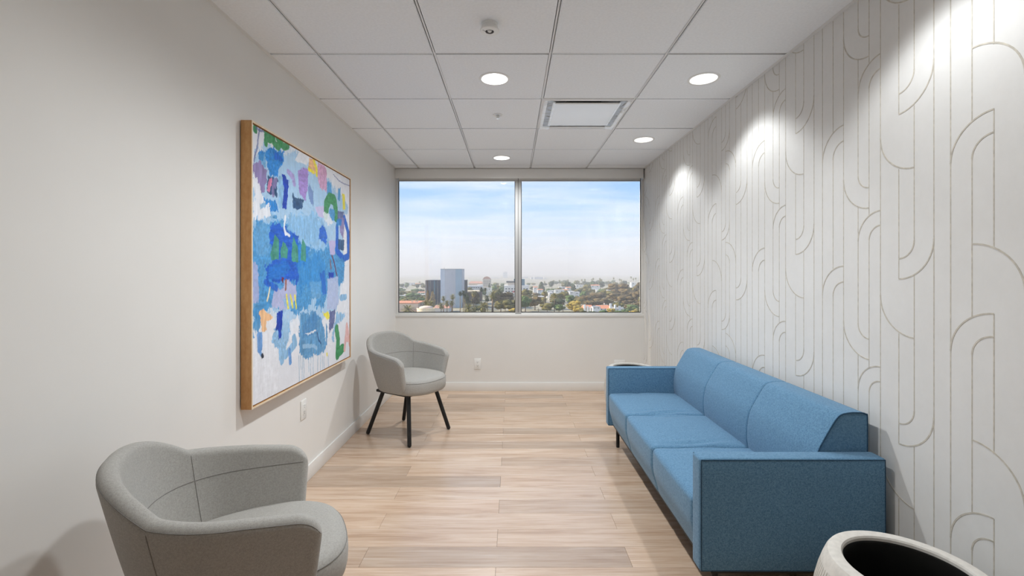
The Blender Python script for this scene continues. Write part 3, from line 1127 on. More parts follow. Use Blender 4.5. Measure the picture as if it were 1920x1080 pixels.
sgeo('under_frame', rbox_geo(SX0 + 0.05, SX1 - 0.02, SY0 + 0.02, SY1 - 0.02, SZ0 - 0.018, SZ0 + 0.01, 0.004, (2, 2, 1), None, 2), M['black'])
for lx in (0.790, 1.345):
    for ly in (SY0 + 0.055, SY1 - 0.052):
        v, f = tube_geo([(lx, ly, SZ0 - 0.01), (lx, ly, 0.006), (lx, ly, 0.0)], [0.0135, 0.0125, 0.0115], 16)
        sgeo('leg', (v, f), M['black'])

# ================================================================== PLANTERS
def planter_meshes():
    H = 0.45
    nr = 104
    seg = nr * 6
    prof = [(0.158, H - 0.014), (0.1585, H - 0.006), (0.162, H - 0.001), (0.170, H), (0.188, H), (0.196, H - 0.003), (0.202, H - 0.012), (0.2085, H - 0.028),
            (0.2130, H - 0.040), (0.2136, H - 0.042), (0.2225, H - 0.070), (0.232, H - 0.11), (0.240, H - 0.17), (0.241, H - 0.23), (0.235, H - 0.30), (0.222, H - 0.37), (0.205, H - 0.43), (0.200, 0.004), (0.195, 0.0), (0.0005, 0.0)]
    def rf(i, k):
        if 9 < i < 17:
            ph = (k % 6) / 6.0
            return 1.0 if ph < 0.55 else 0.978
        return 1.0
    v, f = lathe_geo(prof, seg, rf)
    body = mesh_py('pot_body', v, f, M['stone'], True, 28)
    v, f = lathe_geo([(0.158, H - 0.014), (0.156, H - 0.020), (0.170, H - 0.10), (0.178, H - 0.22), (0.165, H - 0.235)], 72)
    liner = mesh_py('liner', v, f, M['liner'], True, 40)
    V, F = [], []
    nrad, ns = 10, 48
    for i in range(nrad + 1):
        for k in range(ns):
            t = 2 * math.pi * k / ns
            r_ = 0.176 * i / nrad
            x, y_ = r_ * math.cos(t), r_ * math.sin(t)
            V.append((x, y_, H - 0.225 + 0.02 * noise.noise(Vector((x * 12, y_ * 12, 3.0)))))
    for i in range(nrad):
        for k in range(ns):
            F.append((i * ns + k, i * ns + (k + 1) % ns, (i + 1) * ns + (k + 1) % ns, (i + 1) * ns + k))
    fill = mesh_py('pot_fill', V, F, M['soil'], True)
    return body, liner, fill
PM = planter_meshes()
for lab, loc in (('ribbed pale stone planter, empty and dark inside, in front of the near sofa arm', (1.148, 1.305, 0)),
                 ('pale round planter of which only the rim shows behind the far sofa arm', (1.085, 4.12, 0))):
    t = thing('ribbed_planter', lab, 'planter', loc, 0, 'ribbed stone planters')
    for n_, me in zip(('pot_body', 'liner', 'pot_fill'), PM):
        obj(n_, me, t)

# ================================================================== PAINTING
# strokes: ('p' filled ragged patch | 'l' brush line), colour 0-255, opacity, raggedness or width, points (u across, v up)
STROKES = [
 ('p',(168,202,232),0.9,1.0,[(0.001,0.725),(0.101,0.933),(0.318,0.99),(0.473,0.959),(0.705,0.922),(0.813,0.89),(0.915,0.745),(0.915,0.42),(0.799,0.288),(0.631,0.243),(0.354,0.253),(0.282,0.195),(0.175,0.257),(0.152,0.321),(0.001,0.27)]),
 ('p',(134,182,222),0.75,1.6,[(0.001,0.704),(0.168,0.805),(0.412,0.823),(0.583,0.785),(0.705,0.673),(0.758,0.474),(0.68,0.326),(0.354,0.304),(0.152,0.336),(0.001,0.312)]),
 ('p',(168,202,232),0.95,2,[(0.045,0.929),(0.168,0.974),(0.282,0.993),(0.354,0.974),(0.473,0.94),(0.705,0.946),(0.841,0.926),(0.946,0.857),(0.946,0.759),(-0.001,0.655),(-0.001,0.837)]),
 ('p',(72,146,203),0.95,1.6,[(-0.001,0.676),(0.168,0.689),(0.248,0.683),(0.373,0.602),(0.572,0.605),(0.705,0.623),(0.915,0.539),(0.915,0.42),(0.705,0.414),(0.631,0.3),(0.354,0.304),(0.152,0.359),(-0.001,0.312)]),
 ('p',(134,182,222),0.9,1.6,[(0.248,0.715),(0.583,0.757),(0.583,0.663),(0.538,0.599),(0.412,0.605),(0.336,0.646),(0.248,0.666)]),
 ('p',(72,146,203),0.8,2,[(-0.001,0.368),(0.152,0.367),(0.101,0.295),(-0.001,0.305)]),
 ('p',(72,146,203),0.85,2,[(-0.001,0.343),(0.066,0.334),(0.049,0.285),(0.006,0.237),(-0.001,0.238)]),
 ('p',(48,136,208),0.7,2,[(0.354,0.525),(0.56,0.586),(0.68,0.494),(0.607,0.379),(0.373,0.397)]),
 ('p',(134,182,222),0.5,2,[(0.473,0.429),(0.607,0.431),(0.595,0.351),(0.484,0.357)]),
 ('p',(134,182,222),0.35,2,[(0.006,0.652),(0.122,0.646),(0.101,0.54),(0.006,0.533)]),
 ('p',(232,234,241),0.95,1.0,[(0.354,0.997),(0.478,0.995),(0.447,0.952),(0.336,0.954)]),
 ('p',(232,234,241),0.7,1.5,[(0.199,0.97),(0.318,0.998),(0.3,0.96),(0.215,0.951)]),
 ('p',(36,126,205),0.95,1.5,[(0.086,0.922),(0.152,0.952),(0.227,0.946),(0.223,0.917),(0.175,0.86),(0.115,0.851),(0.101,0.889)]),
 ('p',(26,88,196),0.7,1.5,[(0.145,0.941),(0.207,0.945),(0.215,0.919),(0.152,0.912)]),
 ('p',(36,126,205),0.95,1.3,[(0.029,0.911),(0.076,0.923),(0.069,0.885),(0.032,0.883)]),
 ('p',(72,146,203),0.6,1.5,[(0.045,0.904),(0.094,0.916),(0.094,0.872),(0.045,0.872)]),
 ('p',(140,124,174),0.95,1.0,[(-0.001,0.858),(0.052,0.874),(0.104,0.856),(0.101,0.807),(0.079,0.763),(0.049,0.761),(0.038,0.795),(0.009,0.807)]),
 ('p',(36,70,112),0.92,1.0,[(0.104,0.845),(0.152,0.84),(0.179,0.845),(0.175,0.767),(0.101,0.774)]),
 ('p',(226,134,172),0.95,1.0,[(0.117,0.829),(0.137,0.837),(0.134,0.806),(0.114,0.777),(0.101,0.777)]),
 ('l',(140,124,174),0.8,0.01,[(0.156,0.833),(0.141,0.799),(0.145,0.773)]),
 ('l',(140,124,174),0.8,0.007,[(0.171,0.84),(0.16,0.807)]),
 ('p',(134,182,222),0.9,1.3,[(0.183,0.861),(0.223,0.866),(0.223,0.735),(0.183,0.733)]),
 ('p',(20,58,172),0.95,1.0,[(0.215,0.864),(0.273,0.856),(0.269,0.827),(0.248,0.728),(0.219,0.73),(0.231,0.808)]),
 ('p',(168,202,232),0.8,1.6,[(0.256,0.869),(0.354,0.897),(0.364,0.823),(0.282,0.804)]),
 ('p',(36,126,205),0.95,1.4,[(0.079,0.763),(0.168,0.75),(0.187,0.722),(0.115,0.711),(0.086,0.731)]),
 ('p',(232,234,241),0.95,1.8,[(-0.001,0.809),(0.045,0.796),(0.079,0.748),(0.111,0.723),(0.104,0.683),(0.006,0.673)]),
 ('p',(72,146,203),0.6,1.5,[(0.049,0.729),(0.101,0.733),(0.094,0.71),(0.052,0.708)]),
 ('p',(160,130,200),0.92,1.0,[(0.354,0.914),(0.463,0.947),(0.463,0.849),(0.427,0.796),(0.373,0.816)]),
 ('l',(170,140,205),0.7,0.012,[(0.265,0.889),(0.313,0.872),(0.322,0.849)]),
 ('p',(96,120,176),0.7,1.5,[(0.457,0.874),(0.516,0.858),(0.516,0.78),(0.463,0.813)]),
 ('p',(36,70,112),0.92,1.3,[(0.3,0.799),(0.354,0.791),(0.412,0.8),(0.402,0.76),(0.354,0.738),(0.304,0.754)]),
 ('p',(168,202,232),0.95,1.0,[(0.402,0.786),(0.484,0.789),(0.489,0.754),(0.452,0.725),(0.392,0.741)]),
 ('p',(240,188,138),0.95,1.0,[(0.475,0.995),(0.54,0.999),(0.551,0.934),(0.45,0.929)]),
 ('l',(236,222,66),0.95,0.01,[(0.521,0.992),(0.549,0.966),(0.551,0.932)]),
 ('l',(236,222,66),0.95,0.008,[(0.465,0.942),(0.516,0.938)]),
 ('p',(210,156,192),0.9,1.0,[(0.566,0.998),(0.667,0.992),(0.661,0.879),(0.595,0.879),(0.566,0.918)]),
 ('p',(232,234,241),0.85,1.6,[(0.667,0.983),(1.002,0.989),(1.002,0.81),(0.946,0.857),(0.813,0.89),(0.705,0.941)]),
 ('p',(72,146,203),0.85,1.5,[(0.674,0.93),(0.718,0.944),(0.745,0.878),(0.68,0.848)]),
 ('p',(72,146,203),0.85,1.0,[(0.82,0.922),(0.859,0.928),(0.844,0.853),(0.813,0.858)]),
 ('l',(62,140,88),0.95,0.03,[(0.657,0.766),(0.667,0.816),(0.708,0.852),(0.772,0.852),(0.788,0.813),(0.791,0.767)]),
 ('p',(72,146,203),0.9,1.3,[(0.693,0.79),(0.772,0.801),(0.772,0.745),(0.693,0.741)]),
 ('p',(200,190,226),0.95,1.0,[(0.532,0.782),(0.631,0.801),(0.631,0.746),(0.572,0.746)]),
 ('p',(236,222,66),0.92,1.0,[(0.885,0.902),(0.934,0.899),(0.926,0.822),(0.893,0.814)]),
 ('p',(92,102,150),0.9,1.0,[(0.82,0.797),(0.915,0.804),(0.931,0.757),(0.813,0.744)]),
 ('l',(62,140,88),0.95,0.012,[(0.019,1.007),(0.017,0.986)]),
 ('l',(62,140,88),0.95,0.016,[(0.092,1.001),(0.13,1.005),(0.117,0.978),(0.145,0.992)]),
 ('l',(62,140,88),0.95,0.014,[(0.092,0.979),(0.089,0.956)]),
 ('l',(62,140,88),0.95,0.016,[(0.151,0.993),(0.155,0.974),(0.18,0.968),(0.2,0.987),(0.183,1.004)]),
 ('l',(62,140,88),0.95,0.016,[(0.204,0.987),(0.231,0.977),(0.263,0.992)]),
 ('l',(92,102,150),0.7,0.004,[(0.057,1.001),(0.029,0.925),(0.01,0.871)]),
 ('l',(92,102,150),0.7,0.004,[(0.022,0.991),(0.079,0.999)]),
 ('l',(92,102,150),0.6,0.003,[(0.758,0.977),(0.885,0.961),(0.994,0.965)]),
 ('p',(186,180,218),0.75,1.8,[(-0.001,0.508),(0.038,0.502),(0.033,0.366),(-0.001,0.361)]),
 ('p',(26,88,196),0.95,1.4,[(0.145,0.667),(0.248,0.654),(0.354,0.639),(0.364,0.491),(0.354,0.427),(0.207,0.426),(0.086,0.429),(0.083,0.488),(0.13,0.522),(0.13,0.643)]),
 ('p',(36,126,205),0.6,2,[(0.108,0.496),(0.231,0.513),(0.282,0.49),(0.199,0.438),(0.108,0.444)]),
 ('p',(36,126,205),0.8,2,[(0.318,0.599),(0.473,0.595),(0.432,0.491),(0.354,0.491)]),
 ('p',(68,146,126),0.97,0.5,[(0.156,0.623),(0.188,0.605),(0.189,0.526),(0.133,0.523),(0.126,0.545)]),
 ('p',(68,146,126),0.97,0.5,[(0.223,0.602),(0.265,0.571),(0.256,0.529),(0.207,0.533),(0.207,0.564)]),
 ('p',(68,146,126),0.97,0.5,[(0.313,0.628),(0.354,0.58),(0.357,0.52),(0.3,0.523),(0.294,0.556)]),
 ('p',(68,146,126),0.97,0.5,[(0.402,0.623),(0.432,0.597),(0.437,0.522),(0.385,0.523),(0.388,0.56)]),
 ('l',(232,234,241),0.95,0.007,[(0.241,0.702),(0.235,0.657),(0.248,0.632),(0.282,0.629)]),
 ('p',(26,88,196),0.85,1.3,[(0.583,0.686),(0.631,0.722),(0.68,0.656),(0.655,0.62),(0.572,0.634)]),
 ('p',(232,234,241),0.85,1.5,[(0.631,0.763),(0.705,0.763),(0.758,0.718),(0.693,0.707),(0.643,0.726)]),
 ('p',(168,202,232),0.8,1.5,[(0.655,0.708),(0.745,0.712),(0.738,0.64),(0.667,0.64)]),
 ('p',(232,234,241),0.9,1.5,[(0.915,0.799),(1.007,0.811),(1.007,0.564),(0.931,0.42),(1.007,0.205),(0.9,0.216),(0.915,0.539)]),
 ('l',(26,88,196),0.9,0.02,[(0.813,0.713),(0.807,0.588),(0.9,0.552),(0.978,0.569),(0.981,0.696),(0.919,0.772)]),
 ('p',(140,124,174),0.85,1.0,[(0.834,0.773),(0.919,0.778),(0.903,0.663),(0.856,0.686)]),
 ('p',(36,126,205),0.8,1.0,[(0.799,0.753),(0.885,0.758),(0.871,0.724),(0.799,0.717)]),
 ('p',(36,70,112),0.85,1.0,[(0.824,0.652),(0.919,0.648),(0.903,0.593),(0.82,0.598)]),
 ('p',(196,184,224),0.95,1.0,[(0.703,0.638),(0.785,0.644),(0.78,0.565),(0.712,0.568)]),
 ('p',(72,146,203),0.8,1.4,[(0.841,0.548),(0.923,0.539),(0.915,0.42),(0.841,0.422)]),
 ('l',(112,32,52),0.7,0.006,[(0.738,0.56),(0.772,0.525),(0.806,0.459)]),
 ('l',(150,90,80),0.8,0.006,[(0.718,0.539),(0.731,0.494)]),
 ('p',(20,58,172),0.95,1.0,[(0.693,0.474),(0.761,0.479),(0.761,0.446),(0.699,0.44)]),
 ('p',(26,88,196),0.6,1.3,[(0.593,0.483),(0.653,0.474),(0.661,0.376),(0.619,0.368)]),
 ('p',(178,190,224),0.92,1.2,[(0.674,0.435),(0.83,0.453),(0.83,0.317),(0.785,0.292),(0.674,0.297)]),
 ('p',(190,186,220),0.88,1.7,[(0.141,0.413),(0.248,0.433),(0.354,0.406),(0.354,0.346),(0.248,0.325),(0.133,0.337)]),
 ('p',(134,182,222),0.6,1.8,[(0.215,0.371),(0.282,0.375),(0.336,0.322),(0.231,0.33)]),
 ('p',(112,32,52),0.9,1.0,[(0.211,0.456),(0.233,0.442),(0.223,0.429),(0.207,0.438)]),
 ('l',(150,96,84),0.9,0.007,[(0.25,0.441),(0.246,0.405)]),
 ('l',(26,88,196),0.8,0.012,[(0.086,0.437),(0.175,0.412)]),
 ('l',(236,222,66),0.95,0.006,[(0.254,0.382),(0.267,0.325)]),
 ('l',(236,222,66),0.95,0.006,[(0.291,0.376),(0.309,0.328)]),
 ('l',(236,222,66),0.95,0.006,[(0.328,0.378),(0.342,0.325)]),
 ('l',(240,225,190),0.95,0.005,[(0.121,0.417),(0.111,0.388),(0.101,0.367)]),
 ('p',(232,234,241),0.92,1.0,[(0.856,0.419),(0.962,0.419),(0.934,0.348),(0.856,0.357)]),
 ('l',(134,182,222),0.9,0.018,[(0.863,0.339),(0.939,0.338)]),
 ('l',(168,202,232),0.9,0.014,[(0.392,0.292),(0.432,0.271),(0.447,0.287)]),
 ('l',(168,202,232),0.9,0.014,[(0.468,0.313),(0.516,0.291),(0.538,0.275)]),
 ('l',(168,202,232),0.9,0.014,[(0.532,0.34),(0.494,0.311),(0.484,0.284)]),
 ('l',(168,202,232),0.9,0.014,[(0.505,0.342),(0.51,0.309)]),
 ('p',(232,234,241),0.95,1.6,[(-0.001,0.238),(0.052,0.289),(0.168,0.238),(0.183,0.119),(0.183,-0.02),(-0.001,0.007)]),
 ('p',(232,234,241),0.9,1.6,[(0.282,0.26),(0.364,0.307),(0.364,0.187),(0.318,0.119),(0.282,0.125)]),
 ('p',(232,234,241),0.7,1.8,[(0.101,0.328),(0.168,0.315),(0.168,0.253),(0.101,0.265)]),
 ('p',(134,182,222),0.9,1.4,[(0.215,0.295),(0.282,0.268),(0.278,0.187),(0.223,0.11),(0.195,0.117),(0.183,0.174),(0.136,0.208),(0.152,0.244)]),
 ('p',(168,202,232),0.7,1.6,[(0.215,0.303),(0.273,0.29),(0.265,0.201),(0.223,0.195)]),
 ('p',(240,188,138),0.95,1.0,[(0.045,0.329),(0.086,0.331),(0.141,0.302),(0.137,0.286),(0.104,0.286),(0.097,0.253),(0.066,0.253),(0.055,0.295)]),
 ('p',(20,58,172),0.95,1.0,[(0.175,0.31),(0.223,0.326),(0.211,0.268),(0.203,0.213),(0.179,0.212),(0.183,0.244),(0.16,0.25)]),
 ('l',(134,182,222),0.9,0.018,[(0.321,0.197),(0.331,0.173),(0.282,0.154),(0.244,0.138)]),
 ('l',(96,148,212),0.9,0.012,[(0.279,0.15),(0.287,0.096)]),
 ('p',(84,146,196),0.9,1.2,[(0.378,0.306),(0.549,0.296),(0.653,0.22),(0.67,0.123),(0.572,0.071),(0.375,0.109),(0.366,0.23)]),
 ('p',(64,124,182),0.5,2,[(0.402,0.247),(0.538,0.274),(0.549,0.208),(0.412,0.198)]),
 ('p',(232,234,241),0.9,1.0,[(0.412,0.197),(0.538,0.21),(0.551,0.199),(0.457,0.19)]),
 ('l',(168,202,232),0.7,0.01,[(0.412,0.15),(0.516,0.13),(0.549,0.115)]),
 ('l',(40,70,120),0.8,0.005,[(0.558,0.188),(0.572,0.154),(0.593,0.136)]),
 ('l',(150,180,205),0.6,0.0035,[(0.368,0.114),(0.368,0.003)]),
 ('l',(150,180,205),0.6,0.0035,[(0.385,0.111),(0.385,0.055)]),
 ('l',(150,180,205),0.6,0.0035,[(0.4,0.109),(0.4,0.002)]),
 ('l',(150,180,205),0.6,0.0035,[(0.412,0.106),(0.412,0.006)]),
 ('l',(150,180,205),0.6,0.0035,[(0.465,0.097),(0.465,0.021)]),
 ('l',(150,180,205),0.6,0.0035,[(0.484,0.094),(0.484,-0.005)]),
 ('l',(150,180,205),0.6,0.0035,[(0.51,0.089),(0.51,0.002)]),
 ('l',(150,180,205),0.6,0.0035,[(0.56,0.081),(0.56,0.001)]),
 ('l',(150,180,205),0.6,0.0035,[(0.593,0.075),(0.593,0.004)]),
 ('l',(150,180,205),0.6,0.0035,[(0.616,0.071),(0.616,0.008)]),
 ('l',(150,180,205),0.6,0.0035,[(0.637,0.067),(0.637,0.004)]),
 ('l',(150,180,205),0.6,0.0035,[(0.693,0.057),(0.693,-0.002)]),
 ('p',(232,234,241),0.9,1.5,[(0.667,0.262),(0.718,0.168),(0.758,0.122),(0.68,0.065),(0.667,0.125)]),
 ('p',(236,222,66),0.95,1.0,[(0.613,0.291),(0.637,0.272),(0.693,0.278),(0.716,0.238),(0.682,0.234),(0.637,0.26)]),
 ('p',(92,102,150),0.95,1.2,[(0.705,0.289),(0.788,0.283),(0.761,0.193),(0.695,0.163)]),
 ('p',(134,182,222),0.85,1.4,[(0.799,0.282),(0.934,0.239),(0.885,0.208),(0.841,0.221),(0.758,0.126),(0.738,0.14),(0.785,0.216)]),
 ('l',(62,140,88),0.95,0.026,[(0.802,0.181),(0.821,0.124),(0.816,0.036)]),
 ('l',(62,140,88),0.95,0.026,[(0.816,0.051),(0.891,0.059)]),
 ('l',(228,182,178),0.95,0.016,[(0.957,0.179),(0.92,0.054)]),
 ('l',(228,182,178),0.95,0.016,[(0.957,0.179),(1.004,0.069)]),
 ('l',(228,182,178),0.95,0.016,[(0.937,0.101),(1.001,0.099)]),
 ('l',(96,148,212),0.9,0.018,[(0.047,0.242),(0.053,0.195)]),
 ('l',(96,148,212),0.8,0.008,[(0.049,0.188),(0.06,0.177)]),
 ('l',(20,26,40),0.95,0.008,[(0.066,0.166),(0.07,0.161)]),
 ('l',(236,222,66),0.95,0.007,[(0.674,0.068),(0.676,0.06)]),
]
def painted_canvas(W_, H_, nu, nv):
    rng = np.random.default_rng(11)
    def field(cu, cv):
        g = rng.random((cv + 2, cu + 2))
        y = np.linspace(0, cv, nv + 1); x = np.linspace(0, cu, nu + 1)
        yi = np.minimum(y.astype(int), cv); xi = np.minimum(x.astype(int), cu)
        fy = (y - yi)[:, None]; fx = (x - xi)[None, :]
        fy = fy * fy * (3 - 2 * fy); fx = fx * fx * (3 - 2 * fx)
        a = g[np.ix_(yi, xi)]; b_ = g[np.ix_(yi, xi + 1)]; c = g[np.ix_(yi + 1, xi)]; d = g[np.ix_(yi + 1, xi + 1)]
        return (a * (1 - fx) + b_ * fx) * (1 - fy) + (c * (1 - fx) + d * fx) * fy - 0.5
    U, V = np.meshgrid(np.linspace(0, 1, nu + 1), np.linspace(0, 1, nv + 1))
    wu = field(10, 10) * 0.030 + field(34, 34) * 0.018 + field(90, 80) * 0.012 + field(200, 200) * 0.008
    wv = field(10, 10) * 0.030 + field(34, 30) * 0.020 + field(110, 60) * 0.018 + field(260, 120) * 0.014
    streaks = [field(90, 14) * .6 + field(200, 40) * .5, field(150, 20) * .5 + field(260, 50) * .5, field(30, 90) * .5 + field(60, 210) * .5, field(120, 110) * .6 + field(260, 240) * .4, field(50, 60) * .6 + field(190, 90) * .4]
    img = np.ones((nv + 1, nu + 1, 3)) * (np.array((229, 231, 238)) / 255.0)
    img += (field(30, 30)[..., None]) * 0.02
    for kind, col, alpha, par, pts in STROKES:
        c = np.array(col) / 255.0
        s1 = streaks[rng.integers(0, 5)]; s2 = streaks[rng.integers(0, 5)]
        ox, oy = rng.integers(0, nu), rng.integers(0, nv)
        ws = np.roll(wu, (oy, ox), (0, 1)); wt = np.roll(wv, (oy, ox), (0, 1))
        if kind == 'p':
            ext = min(max(p[0] for p in pts) - min(p[0] for p in pts), max(p[1] for p in pts) - min(p[1] for p in pts))
            par = par * min(1.0, 0.30 + ext * 2.6)
            x = U + ws * par; y = V + wt * par
            inside = np.zeros(U.shape, bool)
            n = len(pts)
            for i in range(n):
                x0, y0 = pts[i]; x1, y1 = pts[(i + 1) % n]
                cond = ((y0 > y) != (y1 > y))
                xx = (x1 - x0) * (y - y0) / ((y1 - y0) if abs(y1 - y0) > 1e-9 else 1e-9) + x0
                inside ^= cond & (x < xx)
            m = inside.astype(float)
        else:
            x = U + ws * 0.25; y = V + wt * 0.25
            dmin = np.full(U.shape, 9.0)
            asp = H_ / W_
            for i in range(len(pts) - 1):
                x0, y0 = pts[i]; x1, y1 = pts[i + 1]
                dx, dy = x1 - x0, (y1 - y0) * asp
                t = np.clip(((x - x0) * dx + (y - y0) * asp * dy) / (dx * dx + dy * dy + 1e-12), 0, 1)
                dmin = np.minimum(dmin, np.hypot(x - x0 - t * dx, (y - y0) * asp - t * dy))
            m = np.clip((par - dmin) / 0.0025 + 0.5, 0, 1)
        # dry-brush breaks and tonal streaks of the paint itself
        k_ = 0.35 if min(col) > 165 else 1.0
        tone = 1.0 + k_ * 0.30 * np.roll(s1, (oy, ox), (0, 1)) + k_ * 0.14 * np.roll(s2, (ox, oy), (0, 1))
        lift = np.clip(np.roll(s2, (oy, oy), (0, 1)) * 1.2, 0, 1)[..., None] * 0.30
        col_f = np.clip(c[None, None, :] * tone[..., None], 0, 1) * (1 - lift) + lift * 0.92
        a = m * alpha
        if kind == 'p':
            a = a * np.clip(1.05 - np.clip(np.roll(s1, (ox, oy), (0, 1)) - 0.26, 0, 1) * 3.0, 0.25, 1)
        img = img * (1 - a[..., None]) + col_f * a[..., None]
    lin = np.where(img <= 0.04045, img / 12.92, ((np.clip(img, 0, 1) + 0.055) / 1.055) ** 2.4)
    relief = (streaks[1] + streaks[3]) * 0.0008
    # front skin: x outwards from the wall, y along it, z up
    nvt = (nu + 1) * (nv + 1)
    co = np.empty((nvt, 3), np.float32)
    co[:, 0] = relief.ravel()
    co[:, 1] = (U * W_).ravel(); co[:, 2] = (V * H_).ravel()
    idx = np.arange(nvt).reshape(nv + 1, nu + 1)
    quads = np.stack([idx[:-1, :-1], idx[:-1, 1:], idx[1:, 1:], idx[1:, :-1]], -1).reshape(-1, 4).astype(np.int32)
    me = bpy.data.meshes.new('painted_canvas')
    me.vertices.add(nvt); me.vertices.foreach_set('co', co.ravel())
    me.loops.add(quads.size); me.loops.foreach_set('vertex_index', quads.ravel())
    me.polygons.add(len(quads))
    me.polygons.foreach_set('loop_start', np.arange(0, quads.size, 4, dtype=np.int32))
    me.polygons.foreach_set('use_smooth', np.ones(len(quads), bool))
    me.update(calc_edges=True)
    att = me.color_attributes.new('paint', 'FLOAT_COLOR', 'POINT')
    rgba = np.ones((nvt, 4), np.float32); rgba[:, :3] = lin.reshape(-1, 3)
    att.data.foreach_set('color', rgba.ravel())
    m, nt, b = newmat('acrylic paint on canvas')
    vc = nt.nodes.new('ShaderNodeVertexColor'); vc.layer_name = 'paint'
    g = nz(nt, coords(nt, scale=(1, 1, 1)), 160, 3)
    col = mixc(nt, 0.10, vc.outputs[0], ramp(nt, g, [(0.3, (0.5, 0.5, 0.5)), (0.7, (1, 1, 1))]), 'MULTIPLY')
    nt.links.new(col, b.inputs['Base Color'])
    b.inputs['Roughness'].default_value = 0.55
    b.inputs['Specular IOR Level'].default_value = 0.3
    bump(nt, b, g, 0.15, 0.0006)
    me.materials.append(m)
    return me
PY0, PY1, PZ0, PZ1 = 2.135, 3.450, 0.655, 2.022
PXB, PXF = XL + 0.006, XL + 0.058
art = thing('framed_painting', 'large abstract blue painting in an oak floater frame on the left wall', 'painting', (PXB, (PY0 + PY1) / 2, PZ0))
def apart(name, x0, x1, y0, y1, z0, z1, mat, par=None, bevel=0.0):
    o = box(name, x0, x1, y0, y1, z0, z1, mat, None, bevel)
    o.parent = par or art
    o.matrix_parent_inverse = Matrix.Translation(art.location).inverted()
    return o
fw = 0.0085
fm = [apart('frame_member', PXB, PXF - 0.0012, PY0, PY0 + fw, PZ0, PZ1, M['oak'], None, 0.0008),
      apart('frame_member', PXB, PXF - 0.0012, PY1 - fw, PY1, PZ0, PZ1, M['oak'], None, 0.0008),
      apart('frame_member', PXB, PXF - 0.0012, PY0 + fw, PY1 - fw, PZ0, PZ0 + fw, M['oak'], None, 0.0008),
      apart('frame_member', PXB, PXF - 0.0012, PY0 + fw, PY1 - fw, PZ1 - fw, PZ1, M['oak'], None, 0.0008)]
for (y0, y1, z0, z1) in ((PY0, PY0 + fw, PZ0, PZ1), (PY1 - fw, PY1, PZ0, PZ1), (PY0 + fw, PY1 - fw, PZ0, PZ0 + fw), (PY0 + fw, PY1 - fw, PZ1 - fw, PZ1)):
    apart('frame_edge', PXF - 0.0012, PXF, y0, y1, z0, z1, M['oak_face'])
apart('backing', PXB, PXB + 0.008, PY0 + fw, PY1 - fw, PZ0 + fw, PZ1 - fw, M['dark'])
gp = fw + 0.006
apart('stretched_canvas', PXB + 0.008, PXF - 0.007, PY0 + gp, PY1 - gp, PZ0 + gp, PZ1 - gp, M['trim'])
pc = obj('painted_canvas', painted_canvas(PY1 - PY0 - 2 * gp, PZ1 - PZ0 - 2 * gp, 400, 430), art)
pc.location = (PXF - 0.0058 - PXB, PY0 + gp - (PY0 + PY1) / 2, gp)

# ================================================================== OUTSIDE: the city below the window
ZG = CAM_Z - 26.0
def at(px, Y):
    return (px - 960.0) * Y / FPX
def zat(py, Y):
    return CAM_Z - (py - 512.0) * Y / FPX
def ground_material():
    m, nt, b = newmat('dry ground, lawns and streets')
    v = coords(nt)
    f = nz(nt, v, 0.02, 6, 0.6)
    c = ramp(nt, f, [(0.3, srgb(108, 112, 84)), (0.45, srgb(140, 138, 112)), (0.55, srgb(176, 168, 152)), (0.7, srgb(122, 126, 90))])
    nt.links.new(c, b.inputs['Base Color']); b.inputs['Roughness'].default_value = 0.95
    return m
bm = bmesh.new()
gv = [bm.verts.new(p) for p in ((-9000, 120, ZG), (9000, 120, ZG), (9000, 9000, ZG), (-9000, 9000, ZG))]
bm.faces.new(gv)
ground = struct(obj('ground', mesh_bm('ground', bm, ground_material())))

def leaf_mat(name, dark, mid, light):
    m, nt, b = newmat(name)
    v = coords(nt, rnd=True)
    f = nz(nt, v, 3.5, 5, 0.65)
    f2 = nz(nt, v, 14.0, 3, 0.6)
    c = ramp(nt, f, [(0.3, dark), (0.5, mid), (0.72, light)])
    c = mixc(nt, 0.35, c, ramp(nt, f2, [(0.35, dark), (0.65, light)]))
    nt.links.new(c, b.inputs['Base Color']); b.inputs['Roughness'].default_value = 0.85
    b.inputs['Specular IOR Level'].default_value = 0.15
    return m
LM = {
    'olive': leaf_mat('olive foliage', srgb(62, 62, 38), srgb(112, 106, 62), srgb(152, 142, 84)),
    'brown': leaf_mat('brown-green foliage', srgb(64, 54, 40), srgb(108, 92, 64), srgb(140, 124, 82)),
    'green': leaf_mat('fresh green foliage', srgb(46, 66, 42), srgb(84, 108, 66), srgb(132, 148, 92)),
    'dark': leaf_mat('dark green foliage', srgb(38, 48, 36), srgb(66, 76, 54), srgb(96, 104, 70)),
    'yellow': leaf_mat('yellow-green foliage', srgb(108, 98, 44), srgb(168, 146, 70), srgb(204, 178, 92)),
    'palm': leaf_mat('palm fronds', srgb(70, 74, 38), srgb(122, 120, 66), srgb(178, 166, 104)),
}
M['bark'] = mat_plain('grey-brown bark', srgb(132, 112, 92), 0.9, 0.2, 3.0)

